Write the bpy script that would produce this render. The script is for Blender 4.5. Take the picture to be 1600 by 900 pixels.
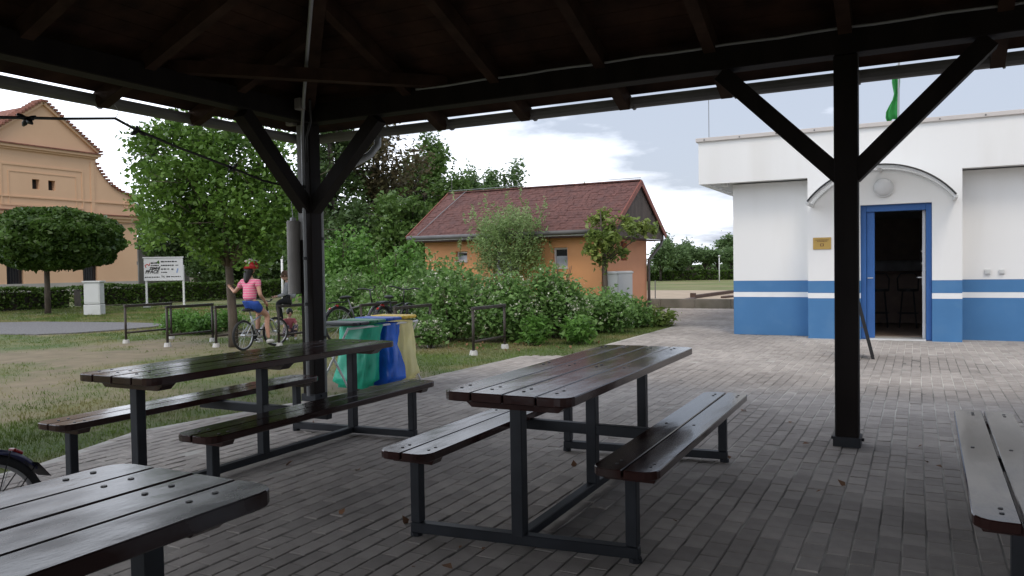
import bpy, bmesh, math, random
import numpy as np
from mathutils import Vector, Matrix
random.seed(7); rng = np.random.default_rng(7)
for o in list(bpy.data.objects): bpy.data.objects.remove(o)
S = bpy.context.scene; COL = S.collection
R = math.radians
# ------------------------------------------------------------------ camera
FPX, YAW, PIT, ROL, CH = 1215.0, R(27.542), R(-1.556), R(-0.905), 1.30
FW = np.array([-math.sin(YAW)*math.cos(PIT), math.cos(YAW)*math.cos(PIT), math.sin(PIT)])
_rt = np.array([math.cos(YAW), math.sin(YAW), 0.0]); _up = np.cross(_rt, FW)
RT = _rt*math.cos(ROL)+_up*math.sin(ROL); UP = -_rt*math.sin(ROL)+_up*math.cos(ROL)
CAM = np.array([0, 0, CH])
cd = bpy.data.cameras.new('camera'); cam = bpy.data.objects.new('camera', cd); COL.objects.link(cam)
cd.sensor_width = 36; cd.lens = FPX/1600*36; cd.clip_start = .05; cd.clip_end = 3000
cam.matrix_world = Matrix(((RT[0], UP[0], -FW[0], 0), (RT[1], UP[1], -FW[1], 0), (RT[2], UP[2], -FW[2], CH), (0, 0, 0, 1)))
S.camera = cam
def ray(x, y): return FW+RT*(x-800)/FPX+UP*(450-y)/FPX          # a pixel of the photograph as a direction
def at(x, y, z=0.0):
    d = ray(x, y); return CAM+d*((z-CH)/d[2])
def atY(x, y, Y): d = ray(x, y); return CAM+d*(Y/d[1])
def atX(x, y, X): d = ray(x, y); return CAM+d*(X/d[0])
def atD(x, y, D): return CAM+ray(x, y)*D
def pix(P):
    d = np.asarray(P, float)-CAM; w = d@FW
    return 800+FPX*(d@RT)/w, 450-FPX*(d@UP)/w, w
# ------------------------------------------------------------------ world, sun, exposure
SUN_EL, SUN_AZ = R(52), math.atan2(.50, -.86)      # azimuth measured from +Y towards +X
W = bpy.data.worlds.new('World'); S.world = W; W.use_nodes = True
nt = W.node_tree; N = nt.nodes; L = nt.links; N.clear()
def nn(t, **k):
    n = N.new(t)
    for a, b in k.items(): setattr(n, a, b)
    return n
def wm(op, a, b=None, clamp=False):
    n = nn('ShaderNodeMath', operation=op, use_clamp=clamp)
    for i, v in enumerate((a, b)):
        if v is None: continue
        if isinstance(v, (int, float)): n.inputs[i].default_value = v
        else: L.new(v, n.inputs[i])
    return n.outputs[0]
sky = nn('ShaderNodeTexSky', sky_type='NISHITA', sun_disc=False, sun_elevation=SUN_EL, sun_rotation=SUN_AZ, air_density=1.2, dust_density=3.0, ozone_density=1.6)
tc = nn('ShaderNodeTexCoord'); sp = nn('ShaderNodeSeparateXYZ'); L.new(tc.outputs['Generated'], sp.inputs[0])
zc = wm('ADD', wm('MAXIMUM', sp.outputs[2], 0.0), .16)
cv = nn('ShaderNodeCombineXYZ'); L.new(wm('DIVIDE', sp.outputs[0], zc), cv.inputs[0]); L.new(wm('DIVIDE', sp.outputs[1], zc), cv.inputs[1])
n1 = nn('ShaderNodeTexNoise'); n1.inputs['Scale'].default_value = .62; n1.inputs['Detail'].default_value = 7; n1.inputs['Roughness'].default_value = .55; L.new(cv.outputs[0], n1.inputs['Vector'])
n2 = nn('ShaderNodeTexNoise'); n2.inputs['Scale'].default_value = 2.3; n2.inputs['Detail'].default_value = 6; L.new(cv.outputs[0], n2.inputs['Vector'])
side = wm('ADD', wm('ADD', wm('MULTIPLY', sp.outputs[0], -.46), wm('MULTIPLY', sp.outputs[1], -.16)), .11)
hz = wm('SUBTRACT', .26, wm('MULTIPLY', sp.outputs[2], 1.1))                     # cloud thickens towards the horizon
cov = wm('ADD', wm('ADD', n1.outputs[0], side), wm('MULTIPLY', hz, .55))
cr = nn('ShaderNodeValToRGB'); L.new(cov, cr.inputs[0]); cr.color_ramp.elements[0].position = .60; cr.color_ramp.elements[1].position = .74
cc = nn('ShaderNodeMix', data_type='RGBA'); L.new(wm('MULTIPLY', wm('ADD', side, n2.outputs[0]), .85, True), cc.inputs[0])
cc.inputs[6].default_value = (8.3, 8.0, 8.15, 1); cc.inputs[7].default_value = (17.4, 18.6, 20.8, 1)
thin = nn('ShaderNodeMix', data_type='RGBA'); thin.inputs[0].default_value = .80; L.new(sky.outputs[0], thin.inputs[6]); thin.inputs[7].default_value = (4.9, 5.35, 6.35, 1)   # a veil of high cloud over the blue
mx = nn('ShaderNodeMix', data_type='RGBA'); L.new(cr.outputs[0], mx.inputs[0]); L.new(thin.outputs[2], mx.inputs[6]); L.new(cc.outputs[2], mx.inputs[7])
bg = nn('ShaderNodeBackground'); bg.inputs[1].default_value = .1; L.new(mx.outputs[2], bg.inputs[0])
wo = nn('ShaderNodeOutputWorld'); L.new(bg.outputs[0], wo.inputs[0])
sl = bpy.data.lights.new('sun', 'SUN'); sl.energy = .85; sl.angle = R(20); sl.color = (1, .91, .78)
sun = bpy.data.objects.new('sun', sl); COL.objects.link(sun)
sd = Vector((math.sin(SUN_AZ)*math.cos(SUN_EL), math.cos(SUN_AZ)*math.cos(SUN_EL), math.sin(SUN_EL)))
sun.rotation_euler = sd.to_track_quat('Z', 'Y').to_euler()
vs = S.view_settings; vs.view_transform = 'Standard'; vs.look = 'None'; vs.exposure = 0.42; vs.gamma = 1
# ------------------------------------------------------------------ materials
def mat(name, col, rough=.7, var=.18, scale=6, bump=0, bscale=40, col2=None, m2=(.45, .65), s2=2.5, stretch=None, spec=.5, metal=0, coat=0, trans=0, emit=None, alpha=1, wave=None):
    m = bpy.data.materials.new(name); m.use_nodes = True; t = m.node_tree; n = t.nodes; l = t.links
    b = n['Principled BSDF']; tc = n.new('ShaderNodeTexCoord'); mp = n.new('ShaderNodeMapping'); l.new(tc.outputs['Object'], mp.inputs[0])
    if stretch: mp.inputs['Scale'].default_value = stretch
    def noise(sc, d=5):
        q = n.new('ShaderNodeTexNoise'); q.inputs['Scale'].default_value = sc; q.inputs['Detail'].default_value = d; l.new(mp.outputs[0], q.inputs['Vector']); return q.outputs[0]
    c = Vector(col)
    x = n.new('ShaderNodeMix'); x.data_type = 'RGBA'; x.inputs[6].default_value = (*(c*(1-var)), 1); x.inputs[7].default_value = (*(c*(1+var)), 1)
    r0 = n.new('ShaderNodeMapRange'); r0.inputs[1].default_value = .3; r0.inputs[2].default_value = .7; l.new(noise(scale), r0.inputs[0]); l.new(r0.outputs[0], x.inputs[0])
    out = x.outputs[2]
    if col2:
        y = n.new('ShaderNodeMix'); y.data_type = 'RGBA'; rr = n.new('ShaderNodeMapRange'); rr.inputs[1].default_value = m2[0]; rr.inputs[2].default_value = m2[1]
        l.new(noise(s2, 8), rr.inputs[0]); l.new(rr.outputs[0], y.inputs[0]); l.new(out, y.inputs[6]); y.inputs[7].default_value = (*col2, 1); out = y.outputs[2]
        if coat or spec > .5 or rough < .32:
            q = n.new('ShaderNodeMapRange'); q.inputs[3].default_value = rough; q.inputs[4].default_value = min(1, rough+.2); l.new(rr.outputs[0], q.inputs[0]); l.new(q.outputs[0], b.inputs['Roughness'])
    l.new(out, b.inputs['Base Color'])
    if not b.inputs['Roughness'].is_linked: b.inputs['Roughness'].default_value = rough
    b.inputs['Metallic'].default_value = metal; b.inputs['Specular IOR Level'].default_value = spec; b.inputs['Coat Weight'].default_value = coat; b.inputs['Coat Roughness'].default_value = .22
    if bump:
        bp = n.new('ShaderNodeBump'); bp.inputs['Strength'].default_value = bump; bp.inputs['Distance'].default_value = .01; l.new(noise(bscale), bp.inputs['Height']); l.new(bp.outputs[0], b.inputs['Normal'])
    if emit: b.inputs['Emission Color'].default_value = (*emit[0], 1); b.inputs['Emission Strength'].default_value = emit[1]
    if alpha < 1: b.inputs['Alpha'].default_value = alpha
    if trans:
        tr = n.new('ShaderNodeBsdfTranslucent'); l.new(out, tr.inputs[0]); ms = n.new('ShaderNodeMixShader'); ms.inputs[0].default_value = trans
        l.new(b.outputs[0], ms.inputs[1]); l.new(tr.outputs[0], ms.inputs[2]); l.new(ms.outputs[0], n['Material Output'].inputs[0])
    return m
def leafmat(name, c, c2, rough=.45):
    return mat(name, c, rough, .45, 9, col2=c2, m2=(.4, .7), s2=1.7, trans=.33, spec=.4)
M = dict(
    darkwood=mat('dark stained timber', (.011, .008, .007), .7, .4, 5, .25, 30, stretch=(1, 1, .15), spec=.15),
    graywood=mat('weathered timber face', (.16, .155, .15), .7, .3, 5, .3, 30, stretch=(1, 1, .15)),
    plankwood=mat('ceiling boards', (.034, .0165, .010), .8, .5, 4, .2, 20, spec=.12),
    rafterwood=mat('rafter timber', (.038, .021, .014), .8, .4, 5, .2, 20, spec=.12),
    tablewood=mat('brown varnished boards', (.030, .012, .010), .12, .45, 3, .14, 14, col2=(.055, .042, .038), m2=(.50, .75), s2=4, stretch=(1, .22, 1), spec=.45),
    tableworn=mat('worn varnished boards', (.036, .020, .018), .17, .4, 3, .14, 16, col2=(.085, .082, .088), m2=(.46, .72), s2=6, stretch=(1, .45, 1), spec=.21),
    steel=mat('dark painted steel', (.017, .019, .023), .5, .3, 8, .05, 60, spec=.3),
    bolt=mat('bolt heads', (.02, .018, .018), .4),
    zinc=mat('zinc gutter', (.125, .122, .12), .6, .2, 3, metal=.1),
    pipegray=mat('grey pipe', (.30, .31, .32), .45, .1, 3, metal=.2),
    tubegray=mat('dull grey tube', (.22, .205, .19), .75, .15, 4),
    black=mat('black', (.012, .012, .013), .5), blackgloss=mat('black gloss', (.012, .012, .013), .3),
    joint=mat('sandy paving joints', (.15, .138, .12), .95, .3, 3, col2=(.55, .52, .465), m2=(.42, .55), s2=.5),
    whitewall=mat('white render', (.80, .795, .78), .85, .018, 1.2, .08, 90, col2=(.72, .705, .67), m2=(.54, .85), s2=1.3, stretch=(1, 1, .16)),
    bluewall=mat('blue plinth paint', (.060, .185, .385), .75, .07, 1.5, .06, 80, col2=(.075, .20, .39), m2=(.5, .7), s2=3),
    blueframe=mat('blue door paint', (.028, .115, .34), .45, .06, 3),
    whitestripe=mat('white stripe paint', (.82, .82, .82), .8, .03),
    whitemetal=mat('white sheet metal', (.62, .62, .61), .45, .05, 2),
    flashing=mat('pale roof flashing', (.55, .51, .48), .5, .06, 2),
    soffit=mat('soffit boards', (.60, .60, .60), .7, .04),
    innerwall=mat('room wall', (.62, .64, .66), .8), innerfloor=mat('room floor tile', (.22, .165, .13), .4, .2, 4), innerdark=mat('bar front', (.16, .11, .09), .6),
    brass=mat('brass plaque', (.50, .33, .10), .38, .08, 5, metal=.5), brown=mat('brown ink', (.12, .05, .02), .6), ink=mat('black ink', (.02, .02, .025), .7), redink=mat('red ink', (.5, .05, .04), .7), blueink=mat('blue ink', (.25, .35, .6), .7),
    glass=mat('opal lamp glass', (.62, .62, .62), .25, .05), acrylic=mat('clear canopy sheet', (.75, .78, .78), .15, .02, alpha=.45),
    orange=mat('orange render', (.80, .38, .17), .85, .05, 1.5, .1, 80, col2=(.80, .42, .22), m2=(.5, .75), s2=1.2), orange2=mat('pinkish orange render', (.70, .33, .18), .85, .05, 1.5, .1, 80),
    shingle=mat('red brown shingles', (.135, .058, .048), .85, .35, 14, .3, 60, col2=(.105, .05, .045), m2=(.45, .7), s2=3), shingle2=mat('dark shingles', (.122, .053, .045), .85, .35, 14, .3, 60), redverge=mat('red verge metal', (.24, .075, .05), .6),
    gableboard=mat('grey brown boards', (.085, .066, .056), .8, .3, 6, .3, 30, stretch=(1, 1, .2)), underroof=mat('brown soffit boards', (.065, .03, .022), .7),
    peach=mat('peach render', (.73, .48, .31), .9, .04, .5, .06, 30, col2=(.69, .44, .28), m2=(.5, .75), s2=.35), peachtrim=mat('peach trim', (.72, .47, .30), .9, .03), plinth=mat('pale stone plinth', (.42, .40, .37), .9, .12, 1),
    tile=mat('clay tiles', (.23, .095, .065), .85, .35, 4), windowdark=mat('dark window', (.03, .03, .035), .15), graywall=mat('grey board wall', (.16, .155, .15), .9, .2, 1), lowwall=mat('pale low wall', (.30, .28, .22), .9, .15, 2),
    concrete=mat('concrete', (.24, .22, .19), .9, .2, 2, .2, 30, col2=(.15, .14, .11), s2=1.5), curb=mat('foot concrete', (.55, .54, .52), .9, .1),
    gravel=mat('grey gravel', (.16, .155, .155), .95, .35, 25, .6, 60), sand=mat('pale sand', (.47, .37, .265), .95, .12, 1.5, .3, 20, col2=(.42, .33, .24), s2=.7), timber=mat('brown timber edging', (.085, .05, .038), .85, .3),
    lawn=mat('far lawn', (.16, .185, .055), .95, .25, .6, .3, 10, col2=(.25, .225, .10), m2=(.45, .65), s2=.25),
    bark=mat('grey brown bark', (.105, .082, .062), .9, .35, 12, .6, 30, stretch=(1, 1, .3)), darkbark=mat('dark bark', (.045, .037, .03), .9, .35, 8),
    leaf_maple=leafmat('maple leaves', (0.142, 0.258, 0.043), (0.084, 0.166, 0.030)), leaf_ball=leafmat('ball maple leaves', (0.073, 0.137, 0.024), (0.048, 0.092, 0.018)), leaf_bush=leafmat('dogwood leaves', (0.194, 0.336, 0.095), (0.124, 0.231, 0.061)),
    leaf_bush2=leafmat('privet leaves', (0.163, 0.327, 0.066), (0.109, 0.228, 0.044)), leaf_willow=leafmat('willow leaves', (0.286, 0.395, 0.160), (0.202, 0.302, 0.092)), leaf_young=leafmat('young tree leaves', (0.258, 0.322, 0.081), (0.129, 0.209, 0.048)),
    leaf_dark=leafmat('dark tree leaves', (0.081, 0.140, 0.042), (0.056, 0.098, 0.028)), leaf_mid=leafmat('green tree leaves', (0.119, 0.210, 0.050), (0.084, 0.147, 0.035)), leaf_purple=leafmat('purple tree leaves', (.135, .105, .060), (.095, .105, .040)), leaf_hedge=leafmat('hedge leaves', (0.087, 0.157, 0.025), (0.053, 0.098, 0.017)),
    leaf_far=leafmat('far tree leaves', (0.146, 0.233, 0.086), (0.102, 0.173, 0.065)), petal=mat('cream petals', (.72, .72, .58), .7, .1, trans=.25), deadleaf=mat('dead leaves', (.20, .10, .05), .9, .4, 9),
    tyre=mat('tyre rubber', (.018, .018, .018), .8), rim=mat('alloy rim', (.42, .43, .44), .35, .05, metal=.7), bikeblue=mat('blue bicycle paint', (.03, .06, .26), .35), bikesilver=mat('silver bicycle paint', (.42, .44, .47), .4, metal=.3), bikegray=mat('grey bicycle paint', (.12, .12, .13), .4), bikeblack=mat('black bicycle paint', (.02, .02, .022), .35), redlens=mat('red reflector', (.36, .02, .015), .25), navy=mat('navy mudguard', (.025, .03, .10), .3),
    skin=mat('skin', (.50, .28, .20), .55, .06, spec=.35), skin2=mat('pale skin', (.58, .36, .27), .55, .05, spec=.35), pink=None, pinkband=None, shorts=mat('blue shorts', (.02, .07, .33), .8, .12), hair=mat('dark hair', (.012, .009, .008), .5, .3), hairbrown=mat('brown hair', (.11, .06, .035), .6, .3), hoodie=mat('grey hoodie', (.34, .345, .36), .9, .1, 8), trousers=mat('black trousers', (.014, .014, .017), .85), white=mat('white paint', (.74, .74, .74), .5, .04), redhelmet=mat('red helmet shell', (.42, .02, .025), .25), shoe=mat('white grey shoes', (.55, .54, .53), .7), pinktop=mat('pink red top', (.42, .12, .13), .9), patterned=mat('patterned leggings', (.07, .06, .09), .9, .5, 40, col2=(.38, .30, .33), m2=(.5, .55), s2=35),
    baggreen=mat('green bin bag', (.05, .58, .38), .28, .15, 5, .5, 14, spec=.6, trans=.35), bagblue=mat('blue bin bag', (.03, .17, .72), .25, .2, 5, .5, 14, spec=.6, trans=.25), bagyellow=mat('pale yellow bin bag', (.93, .88, .56), .3, .08, 5, .6, 14, spec=.6, trans=.55),
    lidblack=mat('black lid', (.022, .024, .028), .45), lidgreen=mat('green lid', (.03, .20, .09), .4), lidblue=mat('blue lid', (.02, .09, .42), .4), lidyellow=mat('yellow lid', (.72, .48, .05), .4),
    rackpaint=mat('brown rack paint', (.040, .030, .024), .55, .3), flaggreen=mat('green flag cloth', (.03, .28, .06), .8, .1, trans=.3), signboard=mat('white sign board', (.72, .73, .76), .5, .03), cabinet=mat('pale grey cabinet', (.60, .61, .60), .6, .05, 2, col2=(.52, .53, .51), s2=2), blind=mat('white window glass', (.50, .54, .60), .12, .3, 4), bulb=mat('dull bulb glass', (.03, .03, .035), .2))
def striped():
    m = mat('pink striped shirt', (.78, .16, .30), .9, .06); t = m.node_tree; n = t.nodes; l = t.links; b = n['Principled BSDF']
    g = n.new('ShaderNodeTexCoord'); s = n.new('ShaderNodeSeparateXYZ'); l.new(g.outputs['Object'], s.inputs[0])
    a = n.new('ShaderNodeMath'); a.operation = 'MULTIPLY'; a.inputs[1].default_value = 24; l.new(s.outputs[2], a.inputs[0])
    f = n.new('ShaderNodeMath'); f.operation = 'FRACT'; l.new(a.outputs[0], f.inputs[0]); c = n.new('ShaderNodeMath'); c.operation = 'GREATER_THAN'; c.inputs[1].default_value = .68; l.new(f.outputs[0], c.inputs[0])
    x = n.new('ShaderNodeMix'); x.data_type = 'RGBA'; l.new(c.outputs[0], x.inputs[0]); x.inputs[6].default_value = (.80, .17, .31, 1); x.inputs[7].default_value = (.72, .42, .46, 1); l.new(x.outputs[2], b.inputs['Base Color']); return m
M['pink'] = striped()
def pavermat():
    m = mat('grey concrete pavers', (.395, .353, .316), .85, .10, 9, .25, 120, spec=.22); t = m.node_tree; n = t.nodes; l = t.links; b = n['Principled BSDF']
    a = n.new('ShaderNodeAttribute'); a.attribute_name = 'tone'; g = n.new('ShaderNodeNewGeometry')
    q = n.new('ShaderNodeTexNoise'); q.inputs['Scale'].default_value = .5; q.inputs['Detail'].default_value = 6; l.new(g.outputs['Position'], q.inputs['Vector'])
    r = n.new('ShaderNodeMapRange'); r.inputs[1].default_value = .35; r.inputs[2].default_value = .68; r.inputs[3].default_value = .78; r.inputs[4].default_value = 1.16; l.new(q.outputs[0], r.inputs[0])
    ob = n.new('ShaderNodeObjectInfo'); w = n.new('ShaderNodeTexWhiteNoise'); w.noise_dimensions = '3D'
    ad = n.new('ShaderNodeVectorMath'); ad.operation = 'ADD'; l.new(a.outputs['Color'], ad.inputs[0]); l.new(ob.outputs['Location'], ad.inputs[1]); l.new(ad.outputs[0], w.inputs['Vector'])
    r2 = n.new('ShaderNodeMapRange'); r2.inputs[3].default_value = .80; r2.inputs[4].default_value = 1.16; l.new(w.outputs['Value'], r2.inputs[0])
    k = n.new('ShaderNodeMath'); k.operation = 'MULTIPLY'; l.new(r.outputs[0], k.inputs[0]); l.new(r2.outputs[0], k.inputs[1])
    src = b.inputs['Base Color'].links[0].from_socket; v = n.new('ShaderNodeVectorMath'); v.operation = 'SCALE'; l.new(src, v.inputs[0]); l.new(k.outputs[0], v.inputs['Scale']); l.new(v.outputs[0], b.inputs['Base Color']); return m
M['paver'] = pavermat()
def groundmat():
    m = mat('dry grass and earth', (.205, .162, .098), .95, .18, 3, .5, 40); t = m.node_tree; n = t.nodes; l = t.links; b = n['Principled BSDF']
    a = n.new('ShaderNodeAttribute'); a.attribute_name = 'grass'; src = b.inputs['Base Color'].links[0].from_socket
    g = n.new('ShaderNodeTexCoord')
    def nz(s):
        q = n.new('ShaderNodeTexNoise'); q.inputs['Scale'].default_value = s; q.inputs['Detail'].default_value = 7; l.new(g.outputs['Object'], q.inputs['Vector']); return q.outputs[0]
    gm = n.new('ShaderNodeMix'); gm.data_type = 'RGBA'; gm.inputs[6].default_value = (.075, .115, .025, 1); gm.inputs[7].default_value = (.17, .165, .06, 1)
    r = n.new('ShaderNodeMapRange'); r.inputs[1].default_value = .4; r.inputs[2].default_value = .62; l.new(nz(.9), r.inputs[0]); l.new(r.outputs[0], gm.inputs[0])
    s = n.new('ShaderNodeMath'); s.operation = 'ADD'; l.new(a.outputs['Fac'], s.inputs[0]); s2 = n.new('ShaderNodeMath'); s2.operation = 'MULTIPLY_ADD'; l.new(nz(9), s2.inputs[0]); s2.inputs[1].default_value = 1.0; s2.inputs[2].default_value = -.5; l.new(s2.outputs[0], s.inputs[1]); s.use_clamp = True
    x = n.new('ShaderNodeMix'); x.data_type = 'RGBA'; l.new(s.outputs[0], x.inputs[0]); l.new(src, x.inputs[6]); l.new(gm.outputs[2], x.inputs[7]); l.new(x.outputs[2], b.inputs['Base Color']); return m
M['ground'] = groundmat()
M['grass'] = mat('grass blades', (.12, .175, .035), .8, .35, 2, col2=(.27, .235, .10), m2=(.47, .66), s2=.9, trans=.25)
# ------------------------------------------------------------------ builders
def newmesh(name, V, F, smooth=False):
    me = bpy.data.meshes.new(name); me.from_pydata([tuple(v) for v in V], [], F)
    if smooth: me.polygons.foreach_set('use_smooth', [True]*len(me.polygons))
    me.update(); return me
def fastmesh(name, V, k):
    """V: (n*k,3) array, every k verts make one polygon."""
    V = np.asarray(V, np.float32); nv = len(V); me = bpy.data.meshes.new(name)
    me.vertices.add(nv); me.vertices.foreach_set('co', V.ravel()); me.loops.add(nv); me.loops.foreach_set('vertex_index', np.arange(nv, dtype=np.int32))
    me.polygons.add(nv//k); me.polygons.foreach_set('loop_start', np.arange(0, nv, k, dtype=np.int32)); me.polygons.foreach_set('loop_total', np.full(nv//k, k, np.int32))
    me.update(calc_edges=True); return me
def link(name, me, m=None, parent=None, loc=None, kind=None, label=None):
    o = bpy.data.objects.new(name, me); COL.objects.link(o)
    if m is not None and me is not None: me.materials.clear(); me.materials.append(M[m] if isinstance(m, str) else m)
    if parent: o.parent = parent
    if loc is not None: o.location = loc
    if kind: o['kind'] = kind
    if label: o['label'] = label
    return o
def tag(o, label, cat, group=None):
    o['label'] = label; o['category'] = cat
    if group: o['group'] = group
    return o
def thing(name, label, cat, loc=(0, 0, 0), rz=0, group=None):
    o = link(name, None, loc=loc); o.rotation_euler = (0, 0, rz); o.empty_display_size = .1
    return tag(o, label, cat, group)
def copy_tree(o, parent=None):
    c = o.copy(); COL.objects.link(c); c.parent = parent
    for ch in list(o.children): copy_tree(ch, c)
    return c
class MB:
    def __init__(s): s.V = []; s.F = []
    def add(s, V, F):
        b = len(s.V); s.V += [tuple(v) for v in V]; s.F += [tuple(i+b for i in f) for f in F]; return s
    def box(s, c, d, rz=0):
        x, y, z = (k/2 for k in d); co, si = math.cos(rz), math.sin(rz)
        V = [(c[0]+a*x*co-b*y*si, c[1]+a*x*si+b*y*co, c[2]+e*z) for a in (-1, 1) for b in (-1, 1) for e in (-1, 1)]
        return s.add(V, [(0, 1, 3, 2), (4, 6, 7, 5), (0, 4, 5, 1), (2, 3, 7, 6), (0, 2, 6, 4), (1, 5, 7, 3)])
    def bb(s, a, b): return s.box([(a[i]+b[i])/2 for i in range(3)], [abs(b[i]-a[i]) for i in range(3)])
    def bar(s, p, q, w, h, up=(0, 0, 1)):
        p, q = Vector(p), Vector(q); d = (q-p).normalized(); r = d.cross(Vector(up))
        if r.length < 1e-4: r = d.cross(Vector((1, 0, 0)))
        r.normalize(); u = r.cross(d); V = []
        for e in (p, q):
            for a, b in ((-1, -1), (1, -1), (1, 1), (-1, 1)): V.append(e+r*(a*w/2)+u*(b*h/2))
        return s.add(V, [(3, 2, 1, 0), (4, 5, 6, 7), (0, 1, 5, 4), (1, 2, 6, 5), (2, 3, 7, 6), (3, 0, 4, 7)])
    def tube(s, pts, r, n=8, closed=False):
        P = [Vector(p) for p in pts]; m = len(P); rr = r if hasattr(r, '__len__') else [r]*m; V = []; ref = None
        for i, p in enumerate(P):
            if closed: d = P[(i+1) % m]-P[i-1]
            else: d = P[min(i+1, m-1)]-P[max(i-1, 0)]
            d.normalize()
            if ref is None:
                ref = d.cross(Vector((0, 0, 1)))
                if ref.length < .05: ref = d.cross(Vector((0, 1, 0)))
            a = ref-d*ref.dot(d); a.normalize(); ref = a; b = d.cross(a)
            for k in range(n): t = 2*math.pi*k/n; V.append(p+a*(math.cos(t)*rr[i])+b*(math.sin(t)*rr[i]))
        F = [(i*n+k, i*n+(k+1) % n, ((i+1) % m)*n+(k+1) % n, ((i+1) % m)*n+k) for i in range(m if closed else m-1) for k in range(n)]
        if not closed: F += [tuple(range(n-1, -1, -1)), tuple((m-1)*n+k for k in range(n))]
        return s.add(V, F)
    def prism(s, poly, z0, z1):
        n = len(poly); V = [(x, y, z0) for x, y in poly]+[(x, y, z1) for x, y in poly]
        return s.add(V, [tuple(range(n-1, -1, -1)), tuple(range(n, 2*n))]+[(i, (i+1) % n, n+(i+1) % n, n+i) for i in range(n)])
    def extrude(s, poly3, d):
        n = len(poly3); d = Vector(d); V = [Vector(p) for p in poly3]+[Vector(p)+d for p in poly3]
        return s.add(V, [tuple(range(n-1, -1, -1)), tuple(range(n, 2*n))]+[(i, (i+1) % n, n+(i+1) % n, n+i) for i in range(n)])
    def ell(s, c, r, nu=12, nv=8, zmin=-1):
        V = []; F = []
        for j in range(nv+1):
            t = math.pi*j/nv
            for i in range(nu):
                p = 2*math.pi*i/nu; z = max(math.cos(t), zmin); V.append((c[0]+r[0]*math.sin(t)*math.cos(p), c[1]+r[1]*math.sin(t)*math.sin(p), c[2]+r[2]*z))
        for j in range(nv):
            for i in range(nu): F.append((j*nu+i, (j+1)*nu+i, (j+1)*nu+(i+1) % nu, j*nu+(i+1) % nu))
        return s.add(V, F)
    def mesh(s, name, smooth=False, bevel=0):
        me = newmesh(name, s.V, s.F, smooth)
        bm = bmesh.new(); bm.from_mesh(me)
        if bevel:
            es = [e for e in bm.edges if len(e.link_faces) == 2 and e.calc_face_angle(0) > .6]
            bmesh.ops.bevel(bm, geom=es, offset=bevel, segments=1, affect='EDGES', profile=.5)
        bmesh.ops.recalc_face_normals(bm, faces=bm.faces); bm.to_mesh(me); bm.free()
        return me
    def build(s, name, m, parent=None, smooth=False, bevel=0, **k): return link(name, s.mesh(name, smooth, bevel), m, parent, **k)
def vnoise(x, y, seed=0):
    r = np.random.default_rng(seed).random((256, 256)); xi = np.floor(x).astype(int); yi = np.floor(y).astype(int); fx = x-xi; fy = y-yi
    fx = fx*fx*(3-2*fx); fy = fy*fy*(3-2*fy); g = lambda a, b: r[a % 256, b % 256]
    return (g(xi, yi)*(1-fx)+g(xi+1, yi)*fx)*(1-fy)+(g(xi, yi+1)*(1-fx)+g(xi+1, yi+1)*fx)*fy
def fbm(x, y, sc, seed=0): return sum(vnoise(x*sc*2**i, y*sc*2**i, seed+i)*.5**i for i in range(4))/1.875
def inpoly(x, y, P):
    x = np.asarray(x); y = np.asarray(y); c = np.zeros(x.shape, bool); n = len(P)
    for i in range(n):
        (x1, y1), (x2, y2) = P[i], P[i-1]
        h = ((y1 > y) != (y2 > y)); 
        with np.errstate(divide='ignore', invalid='ignore'): c ^= h & (x < (x2-x1)*(y-y1)/((y2-y1) if y2 != y1 else 1e-9)+x1)
    return c
def P2(x, y): p = at(x, y); return (p[0], p[1])
# ------------------------------------------------------------------ ground
PAVE = [(-5.05, -6), (-5.2, 1.5), P2(60, 724), P2(212, 673), P2(445, 631), P2(640, 595), P2(815, 556), P2(880, 556), P2(1054, 509), P2(990, 493), P2(985, 489), (-6.55, 22.7), (9, 22.7), (9, -6)]
YARD = PAVE
def grassmask(x, y):
    f = fbm(x, y, .55, 3); g = .16+(f-.44)*4.2
    d = x+5.6                                                    # beside the paving
    g = g+np.where((np.abs(d) < 1.0) & (y < 5.2), .9*(1-np.abs(d))*(fbm(x, y, 1.1, 31) > .46), 0)+.5*(fbm(x, y, .8, 41) > .60)+np.where(y > 12.5, .8, 0)+np.where((x > -8.6) & (y > 8.9), .75, 0)+np.where((x < -13.5) & (y > 8), .25, 0)
    return np.clip(g, 0, 1)
xs = np.concatenate([[-900, -400, -200, -120, -80, -60, -50], np.arange(-44, -28, .8), np.arange(-28, -3.5, .16), np.arange(-3, 12, 1.5), [20, 40, 80, 150, 400, 900]])
ys = np.concatenate([[-900, -300, -100, -40, -15, -6, -3, -1], np.arange(0, 22, .16), np.arange(22, 48, 1.0), [55, 70, 100, 150, 250, 500, 1500]])
gx, gy = np.meshgrid(xs, ys, indexing='ij'); far = np.clip((np.hypot(gx, gy)-30)/20, 0, 1)
gz = -.022+.05*(fbm(gx, gy, .25, 11)-.5)*(gx < -6.2)*(1-far)+.012*(fbm(gx, gy, 2.2, 21)-.5)*(gx < -5.6)
nx, ny = gx.shape; idx = np.arange(nx*ny).reshape(nx, ny)
F = np.stack([idx[:-1, :-1], idx[1:, :-1], idx[1:, 1:], idx[:-1, 1:]], -1).reshape(-1, 4)
gm = newmesh('ground', np.stack([gx, gy, gz], -1).reshape(-1, 3), F.tolist(), True)
a = gm.attributes.new('grass', 'FLOAT', 'POINT'); a.data.foreach_set('value', np.where(far > .2, .9, grassmask(gx, gy)).astype(np.float32).ravel())
link('ground', gm, 'ground', kind='structure')
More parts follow.
